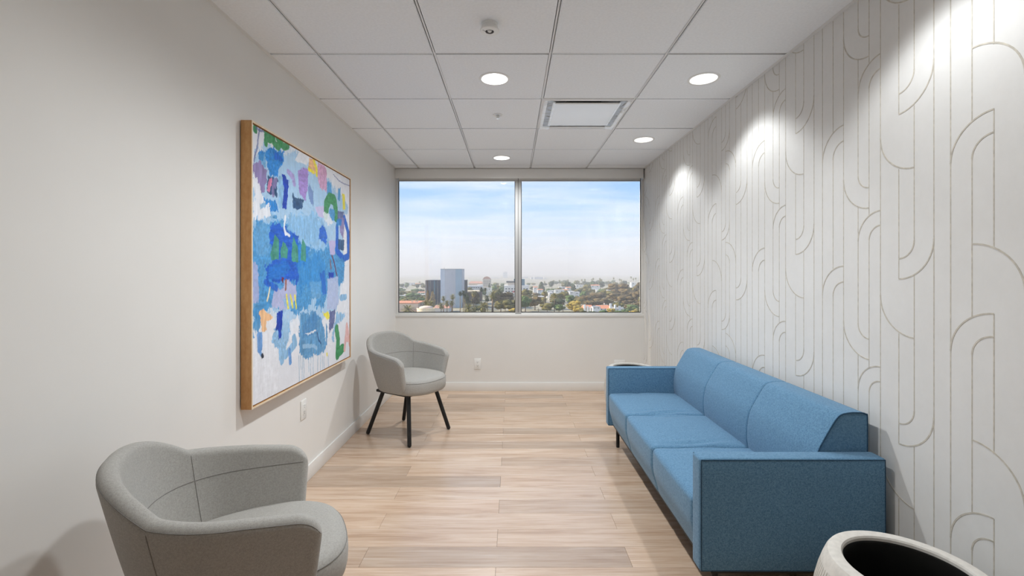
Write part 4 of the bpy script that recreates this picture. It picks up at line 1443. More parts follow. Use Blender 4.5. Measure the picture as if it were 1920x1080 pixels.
def crown_geo(seed, shape='round'):
    """leafy crown inside a unit box: x, y in -0.5..0.5, z 0..1"""
    rnd = random.Random(seed)
    V, F = [], []
    blobs = []
    if shape == 'cone':
        for i in range(9):
            z = 0.08 + 0.84 * i / 8
            blobs.append((rnd.uniform(-.04, .04), rnd.uniform(-.04, .04), z, 0.40 * (1 - z) ** 0.7 + 0.08))
    elif shape == 'flat':
        for i in range(15):
            a = rnd.uniform(0, 6.28); r_ = 0.36 * math.sqrt(rnd.random())
            blobs.append((r_ * math.cos(a), r_ * math.sin(a), rnd.uniform(0.40, 0.86), rnd.uniform(0.12, 0.19)))
        for i in range(5):
            a = rnd.uniform(0, 6.28)
            blobs.append((0.3 * math.cos(a), 0.3 * math.sin(a), rnd.uniform(0.2, 0.42), rnd.uniform(0.10, 0.15)))
    else:
        for i in range(14):
            a = rnd.uniform(0, 6.28); u = rnd.uniform(-0.8, 1)
            rr = 0.30 * math.sqrt(max(0, 1 - u * u * 0.7))
            blobs.append((rr * math.cos(a), rr * math.sin(a), 0.52 + 0.30 * u, rnd.uniform(0.15, 0.22)))
        blobs.append((0, 0, 0.5, 0.32))
    ico = bmesh.new()
    bmesh.ops.create_icosphere(ico, subdivisions=2, radius=1.0)
    iv = [v.co.copy() for v in ico.verts]
    iff = [tuple(v.index for v in f.verts) for f in ico.faces]
    ico.free()
    for (bx, by, bz, br) in blobs:
        o = len(V)
        for p in iv:
            k = 1 + 0.30 * noise.noise(Vector((p.x * 2.2 + bx * 9, p.y * 2.2 + by * 9, p.z * 2.2 + bz * 9)))
            V.append((bx + p.x * br * k, by + p.y * br * k, bz + p.z * br * k * 0.9))
        F += [tuple(i + o for i in f) for f in iff]
        for _ in range(46):
            d = Vector((rnd.gauss(0, 1), rnd.gauss(0, 1), rnd.gauss(0, 1))).normalized()
            c = Vector((bx, by, bz)) + Vector((d.x, d.y, d.z * 0.9)) * br * rnd.uniform(0.92, 1.2)
            u_, w_ = frame_axes((d + Vector((rnd.uniform(-.7, .7), rnd.uniform(-.7, .7), rnd.uniform(-.7, .7)))).normalized())
            s = rnd.uniform(0.018, 0.042)
            o = len(V)
            V += [c - u_ * s, c + w_ * s * 0.6, c + u_ * s, c - w_ * s * 0.6]
            F.append((o, o + 1, o + 2, o + 3))
    return V, F
def trunk_geo(seed):
    rnd = random.Random(seed)
    g = [tube_geo([(0, 0, 0), (0.01, 0, 0.3), (0.0, 0.01, 0.62)], [0.045, 0.032, 0.02], 7)]
    for i in range(4):
        a = i * 1.57 + rnd.random()
        g.append(tube_geo([(0, 0, 0.28), (0.12 * math.cos(a), 0.12 * math.sin(a), 0.42), (0.25 * math.cos(a), 0.25 * math.sin(a), 0.56)], [0.022, 0.016, 0.009], 5))
    return join_geo(g)
_crowns, _trunks = {}, {}
def crown_mesh(shape, var, mat):
    key = (shape, var, mat)
    if key not in _crowns:
        v, f = crown_geo(sum(map(ord, shape)) * 7 + var, shape)
        _crowns[key] = mesh_py('crown', v, f, LM[mat], False)
    return _crowns[key]
def trunk_mesh(var):
    if var not in _trunks:
        v, f = trunk_geo(var)
        _trunks[var] = mesh_py('trunk', v, f, M['bark'], True)
    return _trunks[var]
_n = [0]
CW = {'dark': 'dark green', 'green': 'green', 'olive': 'olive', 'brown': 'brown-green', 'yellow': 'yellow-green'}
ZONES = ((744, 'just outside the left edge of the view'), (798, 'left of the dark office block'), (873, 'behind the pale slab tower'), (905, 'below the rose-roofed wing'), (944, 'near the gabled tower'),
         (996, 'beside the window mullion'), (1030, 'near the dark cone-shaped tree'), (1062, 'behind the transformer pole'), (1093, 'above the yellow trees'), (1116, 'above the left terracotta roof'),
         (1147, 'above the right terracotta roof'), (1172, 'under the tallest broad pine'), (1206, 'at the far right of the view'), (9999, 'just outside the right edge of the view'))
def zone(px):
    for lim, s in ZONES:
        if px < lim:
            return s
def tree(px, py, Y, wpx, mat, label, shape='round', group=None, name='tree', low=0.12):
    """tree whose top is seen at height py at distance Y; wpx its width"""
    _n[0] += 1
    zt = zat(py, Y)
    h = zt - ZG
    w = wpx * 1.12 * Y / FPX
    t = thing(name, label, 'tree', (at(px, Y), Y, ZG), 0, group)
    rnd = random.Random(_n[0] * 13)
    rz = rnd.uniform(0, 6.28)
    tr = obj('trunk', trunk_mesh(_n[0] % 3), t)
    tr.scale = (min(w, h) * 0.9, min(w, h) * 0.9, h * 0.9)
    c = obj('crown', crown_mesh(shape, _n[0] % 4, mat), t)
    ch = min(h * (1 - low), w * (1.6 if shape != 'cone' else 3.2))
    c.scale = (w, w, ch)
    c.location = (0, 0, h - ch * 0.99)
    c.rotation_euler = (0, 0, rz)
    return t
def frond_geo(az, elev0, length, droop, seed, width=0.10):
    rnd = random.Random(seed)
    pts = []
    n = 9
    p = Vector((0, 0, 0)); e = elev0
    for i in range(n):
        pts.append(p.copy())
        d = Vector((math.cos(az) * math.cos(e), math.sin(az) * math.cos(e), math.sin(e)))
        p = p + d * (length / n)
        e -= droop / n
    side = Vector((-math.sin(az), math.cos(az), 0))
    V, F = [], []
    for i, q in enumerate(pts):
        t = i / (n - 1)
        w = width * length * (0.25 + 1.6 * t * (1.25 - t)) * (1.0 if i % 2 else 0.62) if t < 1 else 0.01
        V += [q + side * w - Vector((0, 0, w * 0.35)), q, q - side * w - Vector((0, 0, w * 0.35))]
    for i in range(n - 1):
        a = 3 * i
        F += [(a, a + 1, a + 4, a + 3), (a + 1, a + 2, a + 5, a + 4)]
    return V, F
def palm_crown(seed, n=52):
    rnd = random.Random(seed)
    g = []
    for i in range(n):
        az = i * 2.39996 + rnd.uniform(-.2, .2)
        k = i / n
        g.append(frond_geo(az, R(80 - 120 * k) + rnd.uniform(-.1, .1), 0.5 * rnd.uniform(0.85, 1.1), R(70 + 40 * k), i + seed * 100))
    return join_geo(g)
PALM_CROWN = [mesh_py('fronds', *palm_crown(s), LM['palm']) for s in (1, 2, 3)]
PALM_CROWN_G = []
for me in PALM_CROWN:
    q = me.copy(); q.materials.clear(); q.materials.append(LM['dark']); PALM_CROWN_G.append(q)
v, f = tube_geo([(0, 0, 0), (0.004, 0, 0.5), (0, 0, 1.0)], [0.030, 0.024, 0.02], 8)
PALM_TRUNK = mesh_py('trunk', v, f, M['bark'], True)
v, f = lathe_geo([(0.03, 0.0), (0.16, 0.10), (0.20, 0.25), (0.12, 0.42), (0.02, 0.5)], 12)
PALM_SKIRT = mesh_py('dead_frond_skirt', v, f, leaf_mat('dry palm skirt', srgb(120, 96, 62), srgb(160, 132, 88), srgb(188, 160, 112)), True)
def palm(px, py, Y, wpx, label, group=None, green=False, skirt=False, tw=1.0):
    _n[0] += 1
    zt = zat(py, Y); h = zt - ZG; w = wpx * 1.45 * Y / FPX
    t = thing('palm_tree', label, 'palm tree', (at(px, Y), Y, ZG), 0, group)
    c = obj('fronds', (PALM_CROWN_G if green else PALM_CROWN)[_n[0] % 3], t)
    c.scale = (w, w, w); c.location = (0, 0, h - 0.36 * w); c.rotation_euler = (0, 0, _n[0] * 1.3)
    tr = obj('trunk', PALM_TRUNK, t)
    tr.scale = (9 * tw, 9 * tw, h - 0.36 * w)
    if skirt:
        s = obj('dead_frond_skirt', PALM_SKIRT, t)
        s.scale = (w * 0.9, w * 0.9, w * 0.9); s.location = (0, 0, h - 0.78 * w)
    return t

# ---- buildings
def plaster(name, c, rough=0.85, var=0.05, scale=0.3):
    return mat_plain(name, srgb(*c), rough, var, scale, spec=0.2)
B = {
    'beige': plaster('beige stucco', (226, 204, 186)), 'cream': plaster('cream stucco', (240, 222, 192)), 'white': plaster('white stucco', (236, 234, 230)),
    'pale': plaster('pale concrete', (208, 208, 212)), 'terracotta': plaster('terracotta roof tile', (206, 142, 112)), 'rose': plaster('rose roof tile', (196, 150, 132)),
    'dark_rib': plaster('dark bronze cladding', (84, 78, 80), 0.5), 'dark_glass': mat_plain('dark window glass', srgb(52, 64, 84), 0.2, 0.1, 0.3, spec=0.6),
    'slab': plaster('pale grey metal panel', (196, 198, 206), 0.5), 'slab_blue': plaster('blue-grey metal panel', (172, 190, 204), 0.45),
    'slab_light': plaster('light blue-grey panel', (200, 208, 220), 0.45), 'grey_roof': plaster('grey flat roof', (150, 150, 152)), 'dark_roof': plaster('dark metal roof', (92, 94, 98), 0.6),
    'teal_glass': mat_plain('teal curtain glass', srgb(104, 136, 150), 0.25, 0.08, 0.3, spec=0.6), 'stone_wall': plaster('tan stone', (210, 198, 184)),
}
def bthing(name, label, px, Y, group=None):
    return thing(name, label, 'building', (at(px, Y), Y, ZG), 0, group)
def bbox(t, name, px0, px1, Y0, py0, dY, mat, zb=None, bevel=0.0):
    """box part: front face at distance Y0 between picture columns px0, px1, top at py0, dY deep"""
    x0, x1 = at(px0, Y0) - t.location.x, at(px1, Y0) - t.location.x
    z1 = zat(py0, Y0) - ZG
    z0 = 0.0 if zb is None else zat(zb, Y0) - ZG
    y0 = Y0 - t.location.y
    return box(name, x0, x1, y0, y0 + dY, z0, z1, mat, t, bevel)

# dark ribbed block with rounded corners
t = bthing('office_block', 'dark bronze office block with vertical ribs and rounded corner behind the pale tower', 834, 372)
def rounded_block(x0, x1, y0, y1, r, z0, z1, ribs):
    pts = []
    for cx, cy, a0 in ((x1 - r, y1 - r, 0), (x0 + r, y1 - r, 90), (x0 + r, y0 + r, 180), (x1 - r, y0 + r, 270)):
        for k in range(9):
            a = R(a0 + 90 * k / 8)
            pts.append(Vector((cx + r * math.cos(a), cy + r * math.sin(a))))
    V = [(p.x, p.y, z0) for p in pts] + [(p.x, p.y, z1) for p in pts]
    n = len(pts)
    F = [(i, (i + 1) % n, n + (i + 1) % n, n + i) for i in range(n)] + [tuple(range(n, 2 * n)), tuple(range(n))[::-1]]
    return V, F, pts
bx0, bx1 = at(796, 372) - t.location.x, at(872, 372) - t.location.x
V, F, pts = rounded_block(bx0, bx1, 0, 26, 5, 0, zat(525.6, 372) - ZG, 0)
obj('wall', mesh_py('wall', V, F, B['dark_rib']), t)
V, F, _ = rounded_block(bx0 - 0.15, bx1 + 0.15, -0.15, 26.15, 5.1, zat(525.6, 372) - ZG, zat(525.0, 372) - ZG, 0)
obj('roof_edge', mesh_py('roof_edge', V, F, B['grey_roof']), t)
# ribs and glass strips on front and left corner
ph = zat(526.4, 372) - ZG
per = []
for i in range(len(pts)):
    a, b_ = pts[i], pts[(i + 1) % len(pts)]
    m_ = max(1, int((b_ - a).length / 0.95))
    for s in range(m_):
        per.append((a.lerp(b_, s / m_), (b_ - a).normalized()))
_rib = None
k = 0
for p, d in per:
    if p.y > 14:
        continue
    k += 1
    nrm = Vector((d.y, -d.x))
    if k % 3 == 0:
        o = box('rib', -0.10, 0.10, -0.12, 0.35, 0, ph, B['dark_rib'] if k % 2 else B['grey_roof'], t) if _rib is None else None
        o.location = (p.x, p.y, 0); o.rotation_euler = (0, 0, math.atan2(nrm.y, nrm.x) - math.pi / 2)
    else:
        o = box('glass_strip', -0.28, 0.28, -0.02, 0.06, 0, ph, B['dark_glass'], t)
        o.location = (p.x, p.y, 0); o.rotation_euler = (0, 0, math.atan2(nrm.y, nrm.x) - math.pi / 2)
x = at(814.5, 372) - t.location.x
box('light_strip', x - 0.35, x + 0.35, -0.45, 0.1, zat(552, 372) - ZG, ph, B['teal_glass'], t)

# pale slab tower
t = bthing('slab_tower', 'tall windowless pale grey slab tower, highest building in the left pane', 846, 338)
zt = zat(504.2, 338) - ZG
X = lambda px: at(px, 338) - t.location.x
box('wall', X(826), X(866), 0.3, 18, 0, zt - 0.3, B['slab'], t)
box('wall_panel', X(826), X(834), 0.0, 0.5, 0, zt - 0.3, B['slab_light'], t)
box('wall_panel', X(834.1), X(854), 0.05, 0.5, 0, zt - 0.3, B['slab'], t)
box('wall_panel', X(854.1), X(866), 0.0, 0.5, 0, zt - 0.3, B['slab_blue'], t)
box('parapet', X(825.8), X(866.2), -0.1, 18.1, zt - 0.3, zt, B['grey_roof'], t)
v, f = tube_geo([(X(831.5), 4, zt - 0.1), (X(831.5), 4, zt + 1.1)], 0.12, 8)
obj('roof_antenna', mesh_py('roof_antenna', v, f, B['grey_roof']), t)

# beige flat-roofed block, front left
t = bthing('stucco_building', 'beige flat-roofed stucco building with roof vents at the lower left of the view', 757, 268)
bbox(t, 'wall', 733, 784, 268, 569.2, 22, B['beige'])
bbox(t, 'parapet', 732.6, 784.4, 267.8, 568.0, 22.4, B['terracotta'], 569.3)
bbox(t, 'cornice', 732.6, 784.4, 267.7, 581.0, 0.6, B['rose'], 581.6)
bbox(t, 'roof_vent', 771, 773.4, 272, 563.6, 1.2, B['cream'], 568.4)
bbox(t, 'roof_vent', 778.8, 780.4, 272, 563.9, 1.0, B['cream'], 568.4)
bbox(t, 'roof_vent', 781.6, 783.2, 272, 563.9, 1.0, B['beige'], 568.4)
for x0 in (746.5, 758.5):
    bbox(t, 'window', x0, x0 + 1.6, 267.9, 573.5, 0.2, B['dark_glass'], 579)
# domed rotunda
t = bthing('domed_rotunda', 'cream stucco rotunda with a low dome beside the beige building', 799, 258)
s = 258 / FPX
z0 = zat(578.6, 258) - ZG; z1 = zat(573.0, 258) - ZG
v, f = lathe_geo([(17 * s, 0), (17 * s, z0), (17.6 * s, z0 + 0.1), (17.6 * s, z0 + 0.35), (16.5 * s, z0 + 0.4)], 36)
obj('drum', mesh_py('drum', v, f, B['cream'], True, 40), t)
v, f = lathe_geo([(13.0 * s, z0 + 0.2), (13.0 * s, z0 + 0.7), (11.5 * s, z0 + 1.1), (8.5 * s, z1 - 0.35), (4 * s, z1 - 0.08), (0.01, z1)], 36)
obj('dome', mesh_py('dome', v, f, B['beige'], True, 40), t)
# low red-roofed shed behind the palms
t = bthing('low_building', 'low building with reddish pitched roof between palms and dark office block', 825, 300)
bbox(t, 'wall', 812, 842, 300, 577.5, 12, B['white'])
def gable(t, name, px0, px1, Y0, pyb, pyt, dY, mat, over=0.5):
    x0, x1 = at(px0, Y0) - t.location.x - over, at(px1, Y0) - t.location.x + over
    zb, zt_ = zat(pyb, Y0) - ZG, zat(pyt, Y0) - ZG
    y0 = Y0 - t.location.y - over; y1 = Y0 - t.location.y + dY + over
    ym = (y0 + y1) / 2
    V = [(x0, y0, zb), (x1, y0, zb), (x1, y1, zb), (x0, y1, zb), (x0 + (x1 - x0) * .12, ym, zt_), (x1 - (x1 - x0) * .12, ym, zt_)]
    F = [(0, 1, 5, 4), (1, 2, 5), (2, 3, 4, 5), (3, 0, 4), (3, 2, 1, 0)]
    return obj(name, mesh_py(name, V, F, mat), t)
gable(t, 'roof', 812, 842, 300, 577.6, 573.5, 12, B['rose'])

# mission-style tower and its long red-roofed wing
t = bthing('gabled_tower', 'tan gabled tower with small windows on the skyline', 912.5, 690)
Xg = lambda px: at(px, 690) - t.location.x
zb = zat(523.5, 690) - ZG
bbox(t, 'wall', 905, 920, 690, 523.5, 14, B['stone_wall'])
V = [(Xg(905), 0, zb), (Xg(920), 0, zb), (Xg(916.5), 0, zat(519.6, 690) - ZG), (Xg(912.3), 0, zat(518.4, 690) - ZG), (Xg(908), 0, zat(519.6, 690) - ZG)]
V += [(x, 14, z) for x, _, z in V]
F = [(0, 1, 2, 3, 4), (9, 8, 7, 6, 5)] + [(i, 5 + i, 5 + (i + 1) % 5, (i + 1) % 5) for i in range(5)]
obj('gable', mesh_py('gable', V, F, B['rose']), t)
for px in (907.2, 910.6, 914.0, 917.4):
    for py in (526.4, 530.0, 533.6):
        bbox(t, 'window', px, px + 1.3, 689.8, py, 0.3, B['dark_glass'], py + 1.6)
t = bthing('long_building', 'long low building with a rose tiled roof left of the gabled tower', 892, 712)
bbox(t, 'wall', 879, 905, 712, 531.2, 14, B['stone_wall'])
gable(t, 'roof', 879, 905, 712, 531.3, 527.6, 14, B['rose'])
t = bthing('long_building', 'long white flat-roofed building below the rose-roofed wing', 887, 560)
bbox(t, 'wall', 873, 901, 560, 536.0, 16, B['pale'])
bbox(t, 'upper_floor', 895, 905, 566, 534.0, 10, B['white'])
for i in range(6):
    bbox(t, 'window', 875 + i * 4.2, 877.6 + i * 4.2, 559.7, 538.5, 0.4, B['dark_glass'], 540.2)
t = bthing('low_building', 'dark low building with a cream roof behind the palms right of the tower', 890, 420)
bbox(t, 'wall', 873, 903, 420, 547.6, 14, B['dark_rib'])
bbox(t, 'roof_edge', 872.5, 899, 419.5, 545.4, 15, B['cream'], 547.8)
# white office at the mullion
t = bthing('office_building', 'white office building with ribbon windows straddling the window mullion', 968, 500)
bbox(t, 'wall', 945, 992, 500, 535.2, 22, B['white'])
bbox(t, 'upper_floor', 952, 975, 504, 530.2, 14, B['stone_wall'])
bbox(t, 'upper_roof', 949.5, 976, 503, 527.2, 15, B['dark_roof'], 530.0)
bbox(t, 'glass_tower', 963.5, 983.8, 506, 523.2, 12, B['teal_glass'])
for r_ in range(2):
    for i in range(8):
        bbox(t, 'window', 947.5 + i * 5.6, 950.6 + i * 5.6, 499.8, 540.6 + r_ * 4.6, 0.3, B['dark_glass'], 542.6 + r_ * 4.6)
bbox(t, 'sign_panel', 961, 964.5, 499.7, 545.4, 0.3, plaster('red sign panel', (196, 96, 100)), 548.4)
# far high-rises
for lab, px0, px1, py, Y in (('pale narrow high-rise tower far off on the skyline', 943.3, 951.2, 509.6, 2500),
                             ('pale hazy slab block left of the narrow far high-rise', 921.5, 938, 520.2, 2300),
                             ('wide pale far block right of the mullion on the skyline', 1001.5, 1018, 518.9, 1900),
                             ('slim pale far block left of the wide far block', 995.3, 1000.2, 519.4, 1950),
                             ('faint pale block just right of the mullion on the skyline', 978, 990, 518.7, 2300),
                             ('small faint block right of the wide far block', 1020, 1025, 520.6, 2100)):
    t = bthing('high_rise', lab, (px0 + px1) / 2, Y)
    bbox(t, 'wall', px0, px1, Y, py + 0.4, 40, B['pale'])
    bbox(t, 'roof_plant', px0 + (px1 - px0) * .3, px0 + (px1 - px0) * .7, Y + 5, py, 12, B['grey_roof'], py + 0.6)
    nb = max(2, int((px1 - px0) / 2))
    for i in range(nb):
        a = px0 + (px1 - px0) * (i + 0.3) / nb
        bbox(t, 'window_strip', a, a + (px1 - px0) * 0.4 / nb, Y - 0.8, py + 1.2, 1.2, B['slab_blue'], 530)

# terracotta-roofed houses with white chimneys, lower right
def house(px0, px1, Y, pyw, pyr, label, roof, wall='white', chim=(), group=None, name='house', dY=9.0):
    t = bthing(name, label, (px0 + px1) / 2, Y, group)
    bbox(t, 'wall', px0, px1, Y, pyw, dY, B[wall])
    if pyr < pyw - 0.3:
        gable(t, 'roof', px0, px1, Y, pyw + 0.05, pyr, dY, B[roof], 0.4)
    else:
        bbox(t, 'roof', px0 - 0.3, px1 + 0.3, Y - 0.3, pyw - 0.5, dY + 0.6, B[roof], pyw)
    n_ = max(1, int((px1 - px0) / 6))
    for i in range(n_):
        a = px0 + (px1 - px0) * (i + 0.35) / n_
        bbox(t, 'window', a, a + 1.4, Y - 0.15, pyw + 1.0, 0.2, B['dark_glass'], pyw + 2.6)
    for c0, c1, ct in chim:
        c = bbox(t, 'chimney', c0, c1, Y - 1.2, ct, 1.6, B['white'])
    return t
house(1094, 1113, 285, 578.0, 572.6, 'terracotta-roofed house with three white chimneys, left of the pair', 'terracotta', 'cream', ((1095, 1098.2, 571.4), (1100.2, 1103.6, 574.0), (1105.2, 1108.2, 576.0)))
house(1118, 1146, 290, 578.4, 573.0, 'terracotta-roofed house with one tall chimney, right of the pair', 'terracotta', 'white', ((1143.6, 1147.0, 569.2),))
house(1151, 1170, 284, 579.5, 577.0, 'pale house with three short white chimneys among the lower right trees', 'grey_roof', 'white', ((1152.4, 1155.4, 571.6), (1160.2, 1164.0, 574.2), (1167.0, 1169.4, 576.0)))
house(1112, 1126, 280, 576.0, 575.8, 'flat white roofed house between the two terracotta roofs', 'grey_roof', 'white')
# white houses of the middle distance
random.seed(21)
HP = [(1008, 1018, 520, 543.4), (1026, 1040, 470, 545.6), (1041, 1058, 500, 544.2), (1030, 1037, 430, 549.0), (1056, 1066, 520, 543.8), (1068, 1078, 450, 547.4), (1078, 1087, 455, 548.2),
      (1048, 1060, 620, 538.4), (1062, 1072, 600, 539.4), (1080, 1092, 640, 534.6), (1091, 1099, 660, 535.2), (1107, 1120, 540, 542.4), (1108, 1125, 620, 535.2), (1118, 1128, 530, 544.2),
      (1138, 1147, 520, 544.6), (1184, 1192, 640, 530.2), (1000, 1008, 600, 538.6), (1010, 1020, 400, 556.6), (745, 757, 450, 555.0), (756, 768, 460, 553.6), (783, 797, 520, 548.4), (788, 797, 480, 552.4),
      (748, 760, 900, 532.2), (764, 776, 950, 530.8), (778, 788, 900, 532.6), (786, 796, 880, 536.0), (752, 762, 800, 537.2), (906, 922, 520, 540.6), (922, 934, 540, 541.6)]
for i, (a, b_, Y, py) in enumerate(HP):
    house(a, b_, Y, py, py - (1.4 if i % 4 == 0 else 0.0), ('small white house with low tiled roof ' if i % 4 == 0 else 'small white flat-roofed house ') + zone((a + b_) / 2), 'terracotta' if i % 4 == 0 else 'pale', 'white', (), 'white houses of the middle distance')
# utility poles
def pole(px, pyt, Y, label, trafo=True):
    t = thing('utility_pole', label, 'utility pole', (at(px, Y), Y, ZG), 0, 'utility poles')
    h = zat(pyt, Y) - ZG
    v, f = tube_geo([(0, 0, 0), (0, 0, h)], [0.22, 0.15], 8)
    obj('post', mesh_py('post', v, f, M['bark'], True, 40), t)
    box('cross_arm', -1.1, 1.1, -0.08, 0.08, h - 0.8, h - 0.6, M['bark'], t)
    if trafo:
        v, f = tube_geo([(0.5, 0, h - 2.6), (0.5, 0, h - 1.5)], 0.34, 10)
        obj('transformer', mesh_py('transformer', v, f, B['white'], True, 40), t)
pole(1055.6, 567.4, 292, 'wooden utility pole with transformer in front of the dark tree, right pane')
pole(1131.6, 564.0, 300, 'pale utility pole rising above the terracotta roofs')
pole(1009.4, 578.0, 282, 'short utility pole near the bottom left of the right pane', False)

# ---- trees, near ones first
G1 = 'broad trees right of the palms, left pane'
tree(955, 561, 300, 34, 'olive', 'olive shrubby tree low beside the mullion in the left pane', group=G1)
tree(939, 563, 302, 24, 'olive', 'rounded olive tree at the foot of the left pane, left of the mullion', group=G1)
tree(962, 577, 288, 16, 'yellow', 'yellow-green bush in the bottom right corner of the left pane', group=G1)
tree(946, 547, 345, 36, 'brown', 'broad brown-green tree behind the olive trees, left pane', 'flat', group=G1)
tree(932, 551, 352, 22, 'olive', 'olive tree right of the thick-trunked palm', group=G1)
tree(875, 549, 330, 13, 'dark', 'dark green tree just right of the pale slab tower', group=G1)
tree(891, 546, 346, 15, 'brown', 'sparse brown tree right of the pale slab tower', 'flat', group=G1)
tree(897, 573, 296, 14, 'dark', 'dark shrub at street level between the bushy palms', group=G1)
G2 = 'trees left of the dark office block'
tree(776, 549, 400, 32, 'green', 'wide green tree behind the beige stucco building', group=G2)
tree(752, 557, 395, 20, 'green', 'green tree at the left edge behind the beige stucco building', group=G2)
tree(790, 556, 330, 14, 'green', 'dark narrow tree between beige building and dark office block', group=G2)
tree(783, 561, 340, 14, 'olive', 'small olive tree above the roof vents of the beige building', group=G2)
tree(764, 559, 350, 24, 'olive', 'low olive tree over the roofline of the beige building', group=G2)
tree(768, 545, 520, 26, 'olive', 'hazy yellow-green tree beyond the wide green tree', group=G2)
tree(752, 539, 580, 16, 'green', 'hazy tall tree at the left edge of the left pane', group=G2)
tree(779, 541, 560, 18, 'green', 'hazy green tree below the far white houses', group=G2)
tree(791, 542, 540, 12, 'dark', 'hazy dark tree beside the dark office block', group=G2)
tree(802, 545.5, 352, 9, 'brown', 'slender brown tree against the left of the dark office block', 'cone', group=G2)
tree(811, 548, 350, 12, 'brown', 'slender brown tree against the middle of the dark office block', 'cone', group=G2)
G3 = 'trees of the middle distance, left pane'
for px, py, Y, w, m_ in ((926, 536, 540, 14, 'green'), (936, 535, 560, 12, 'olive'), (942, 536, 545, 12, 'green'), (930, 542, 470, 16, 'olive'), (904, 541, 500, 10, 'green'), (879, 538, 545, 12, 'olive'), (884, 541, 520, 8, 'dark')):
    tree(px, py, Y, w, m_, 'hazy green tree between the gabled tower and the broad brown tree', group=G3)
tree(917.6, 531.6, 600, 6, 'dark', 'dark pointed cypress in front of the gabled tower', 'cone', group=G3)
G4 = 'near trees, right pane'
tree(985, 555, 305, 24, 'green', 'fresh green tree nearest the mullion in the right pane', group=G4)
tree(988, 542, 385, 24, 'olive', 'olive round tree behind the fresh green one', group=G4)
tree(1003, 555, 318, 26, 'brown', 'dark olive tree right of the fresh green one', group=G4)
tree(1014, 556, 345, 22, 'olive', 'olive tree behind the first tall palm, right pane', group=G4)
tree(1026, 568, 297, 28, 'olive', 'low olive tree at the foot of the two palms, right pane', group=G4)
tree(1045, 560, 325, 28, 'dark', 'dark tree behind the utility pole with transformer', group=G4)
tree(1048, 570, 294, 22, 'green', 'low green tree left of the yellow trees', group=G4)
tree(1042, 549, 395, 22, 'olive', 'olive tree behind the second tall palm, right pane', group=G4)
tree(1058, 547, 400, 20, 'olive', 'olive tree above the yellow trees', group=G4)
tree(1068, 553, 360, 20, 'green', 'green tree left above the larger yellow tree', group=G4)
tree(1078, 563, 300, 28, 'yellow', 'larger bright yellow-green tree, right pane', group=G4)
tree(1084, 572, 287, 20, 'yellow', 'smaller bright yellow tree beside the terracotta house', group=G4)
tree(1101, 533, 560, 15, 'olive', 'reddish-olive rounded tree among the white houses', group=G4)
tree(1075, 533, 580, 10, 'dark', 'dark upright tree among the white houses', group=G4)
tree(1015, 529, 620, 13, 'dark', 'large dark cone-shaped tree on the skyline near the mullion', 'cone', group=G4)
tree(998, 536.5, 640, 10, 'dark', 'small dark round tree left of the cone-shaped tree', group=G4)
G5 = 'dark pines, right end of the view'
tree(1160, 531, 425, 40, 'brown', 'tallest broad pine on the right with sunlit flat crown', 'flat', group=G5)
for px, py, Y, w, m_ in ((1095, 553, 365, 32, 'brown'), (1115, 546, 380, 38, 'brown'), (1136, 544, 400, 32, 'olive'), (1150, 549, 365, 38, 'brown'), (1179, 540, 405, 34, 'brown'), (1189, 535, 440, 26, 'olive'),
                         (1197, 546, 345, 28, 'brown'), (1172, 555, 335, 34, 'brown'), (1132, 558, 335, 38, 'brown'), (1107, 561, 330, 28, 'brown'), (1200, 530, 420, 22, 'brown'), (1210, 556, 320, 26, 'olive')):
    tree(px, py, Y, w, m_, f'{CW[m_]} massed pine ' + zone(px), 'flat', G5)
G6 = 'low trees in front of the terracotta houses'
for px, py, Y, w, m_, lab in ((1161, 567, 300, 22, 'olive', 'rounded olive tree behind the short white chimneys'), (1184, 570, 294, 26, 'green', 'round green tree right of the short white chimneys')):
    tree(px, py, Y, w, m_, lab, group=G6)
for px, py, Y, w, m_ in ((1146, 577, 276, 18, 'yellow'), (1131, 581, 272, 16, 'green'), (1174, 579, 274, 18, 'green'), (1197, 578, 276, 20, 'olive'), (1110, 583, 268, 16, 'green'), (1093, 581, 272, 14, 'olive'), (1160, 582, 268, 16, 'green'), (1186, 582, 268, 16, 'yellow')):
    tree(px, py, Y, w, m_, f'low {CW[m_]} shrub along the bottom edge ' + zone(px), group=G6)
# hazy far belt
random.seed(8)
for i in range(44):
    px = random.uniform(1018, 1204); Y = random.uniform(650, 1050)
    tree(px, random.uniform(524.5, 530) + (1000 - Y) * 0.006, Y, random.uniform(8, 15), (c_ := random.choice(['dark', 'green', 'olive', 'dark'])), f'hazy {CW[c_]} skyline tree ' + zone(px), group='far belt of trees')
for i in range(16):
    px = random.uniform(744, 797); Y = random.uniform(700, 1100)
    tree(px, random.uniform(529, 534), Y, random.uniform(7, 12), (c_ := random.choice(['dark', 'green', 'olive'])), f'hazy {CW[c_]} skyline tree ' + zone(px), group='far belt of trees')
for i in range(12):
    px = random.uniform(920, 1016); Y = random.uniform(700, 1000)
    tree(px, random.uniform(529.5, 534), Y, random.uniform(7, 12), (c_ := random.choice(['dark', 'green', 'olive'])), f'hazy {CW[c_]} skyline tree ' + zone(px), group='far belt of trees')
for i in range(40):
    px = random.uniform(1018, 1200); Y = random.uniform(430, 640)
    tree(px, random.uniform(536, 541) + (640 - Y) * 0.035, Y, random.uniform(8, 14), (c_ := random.choice(['dark', 'green', 'olive', 'olive'])), f'mid-distance {CW[c_]} tree among white houses ' + zone(px), group='trees between the white houses')
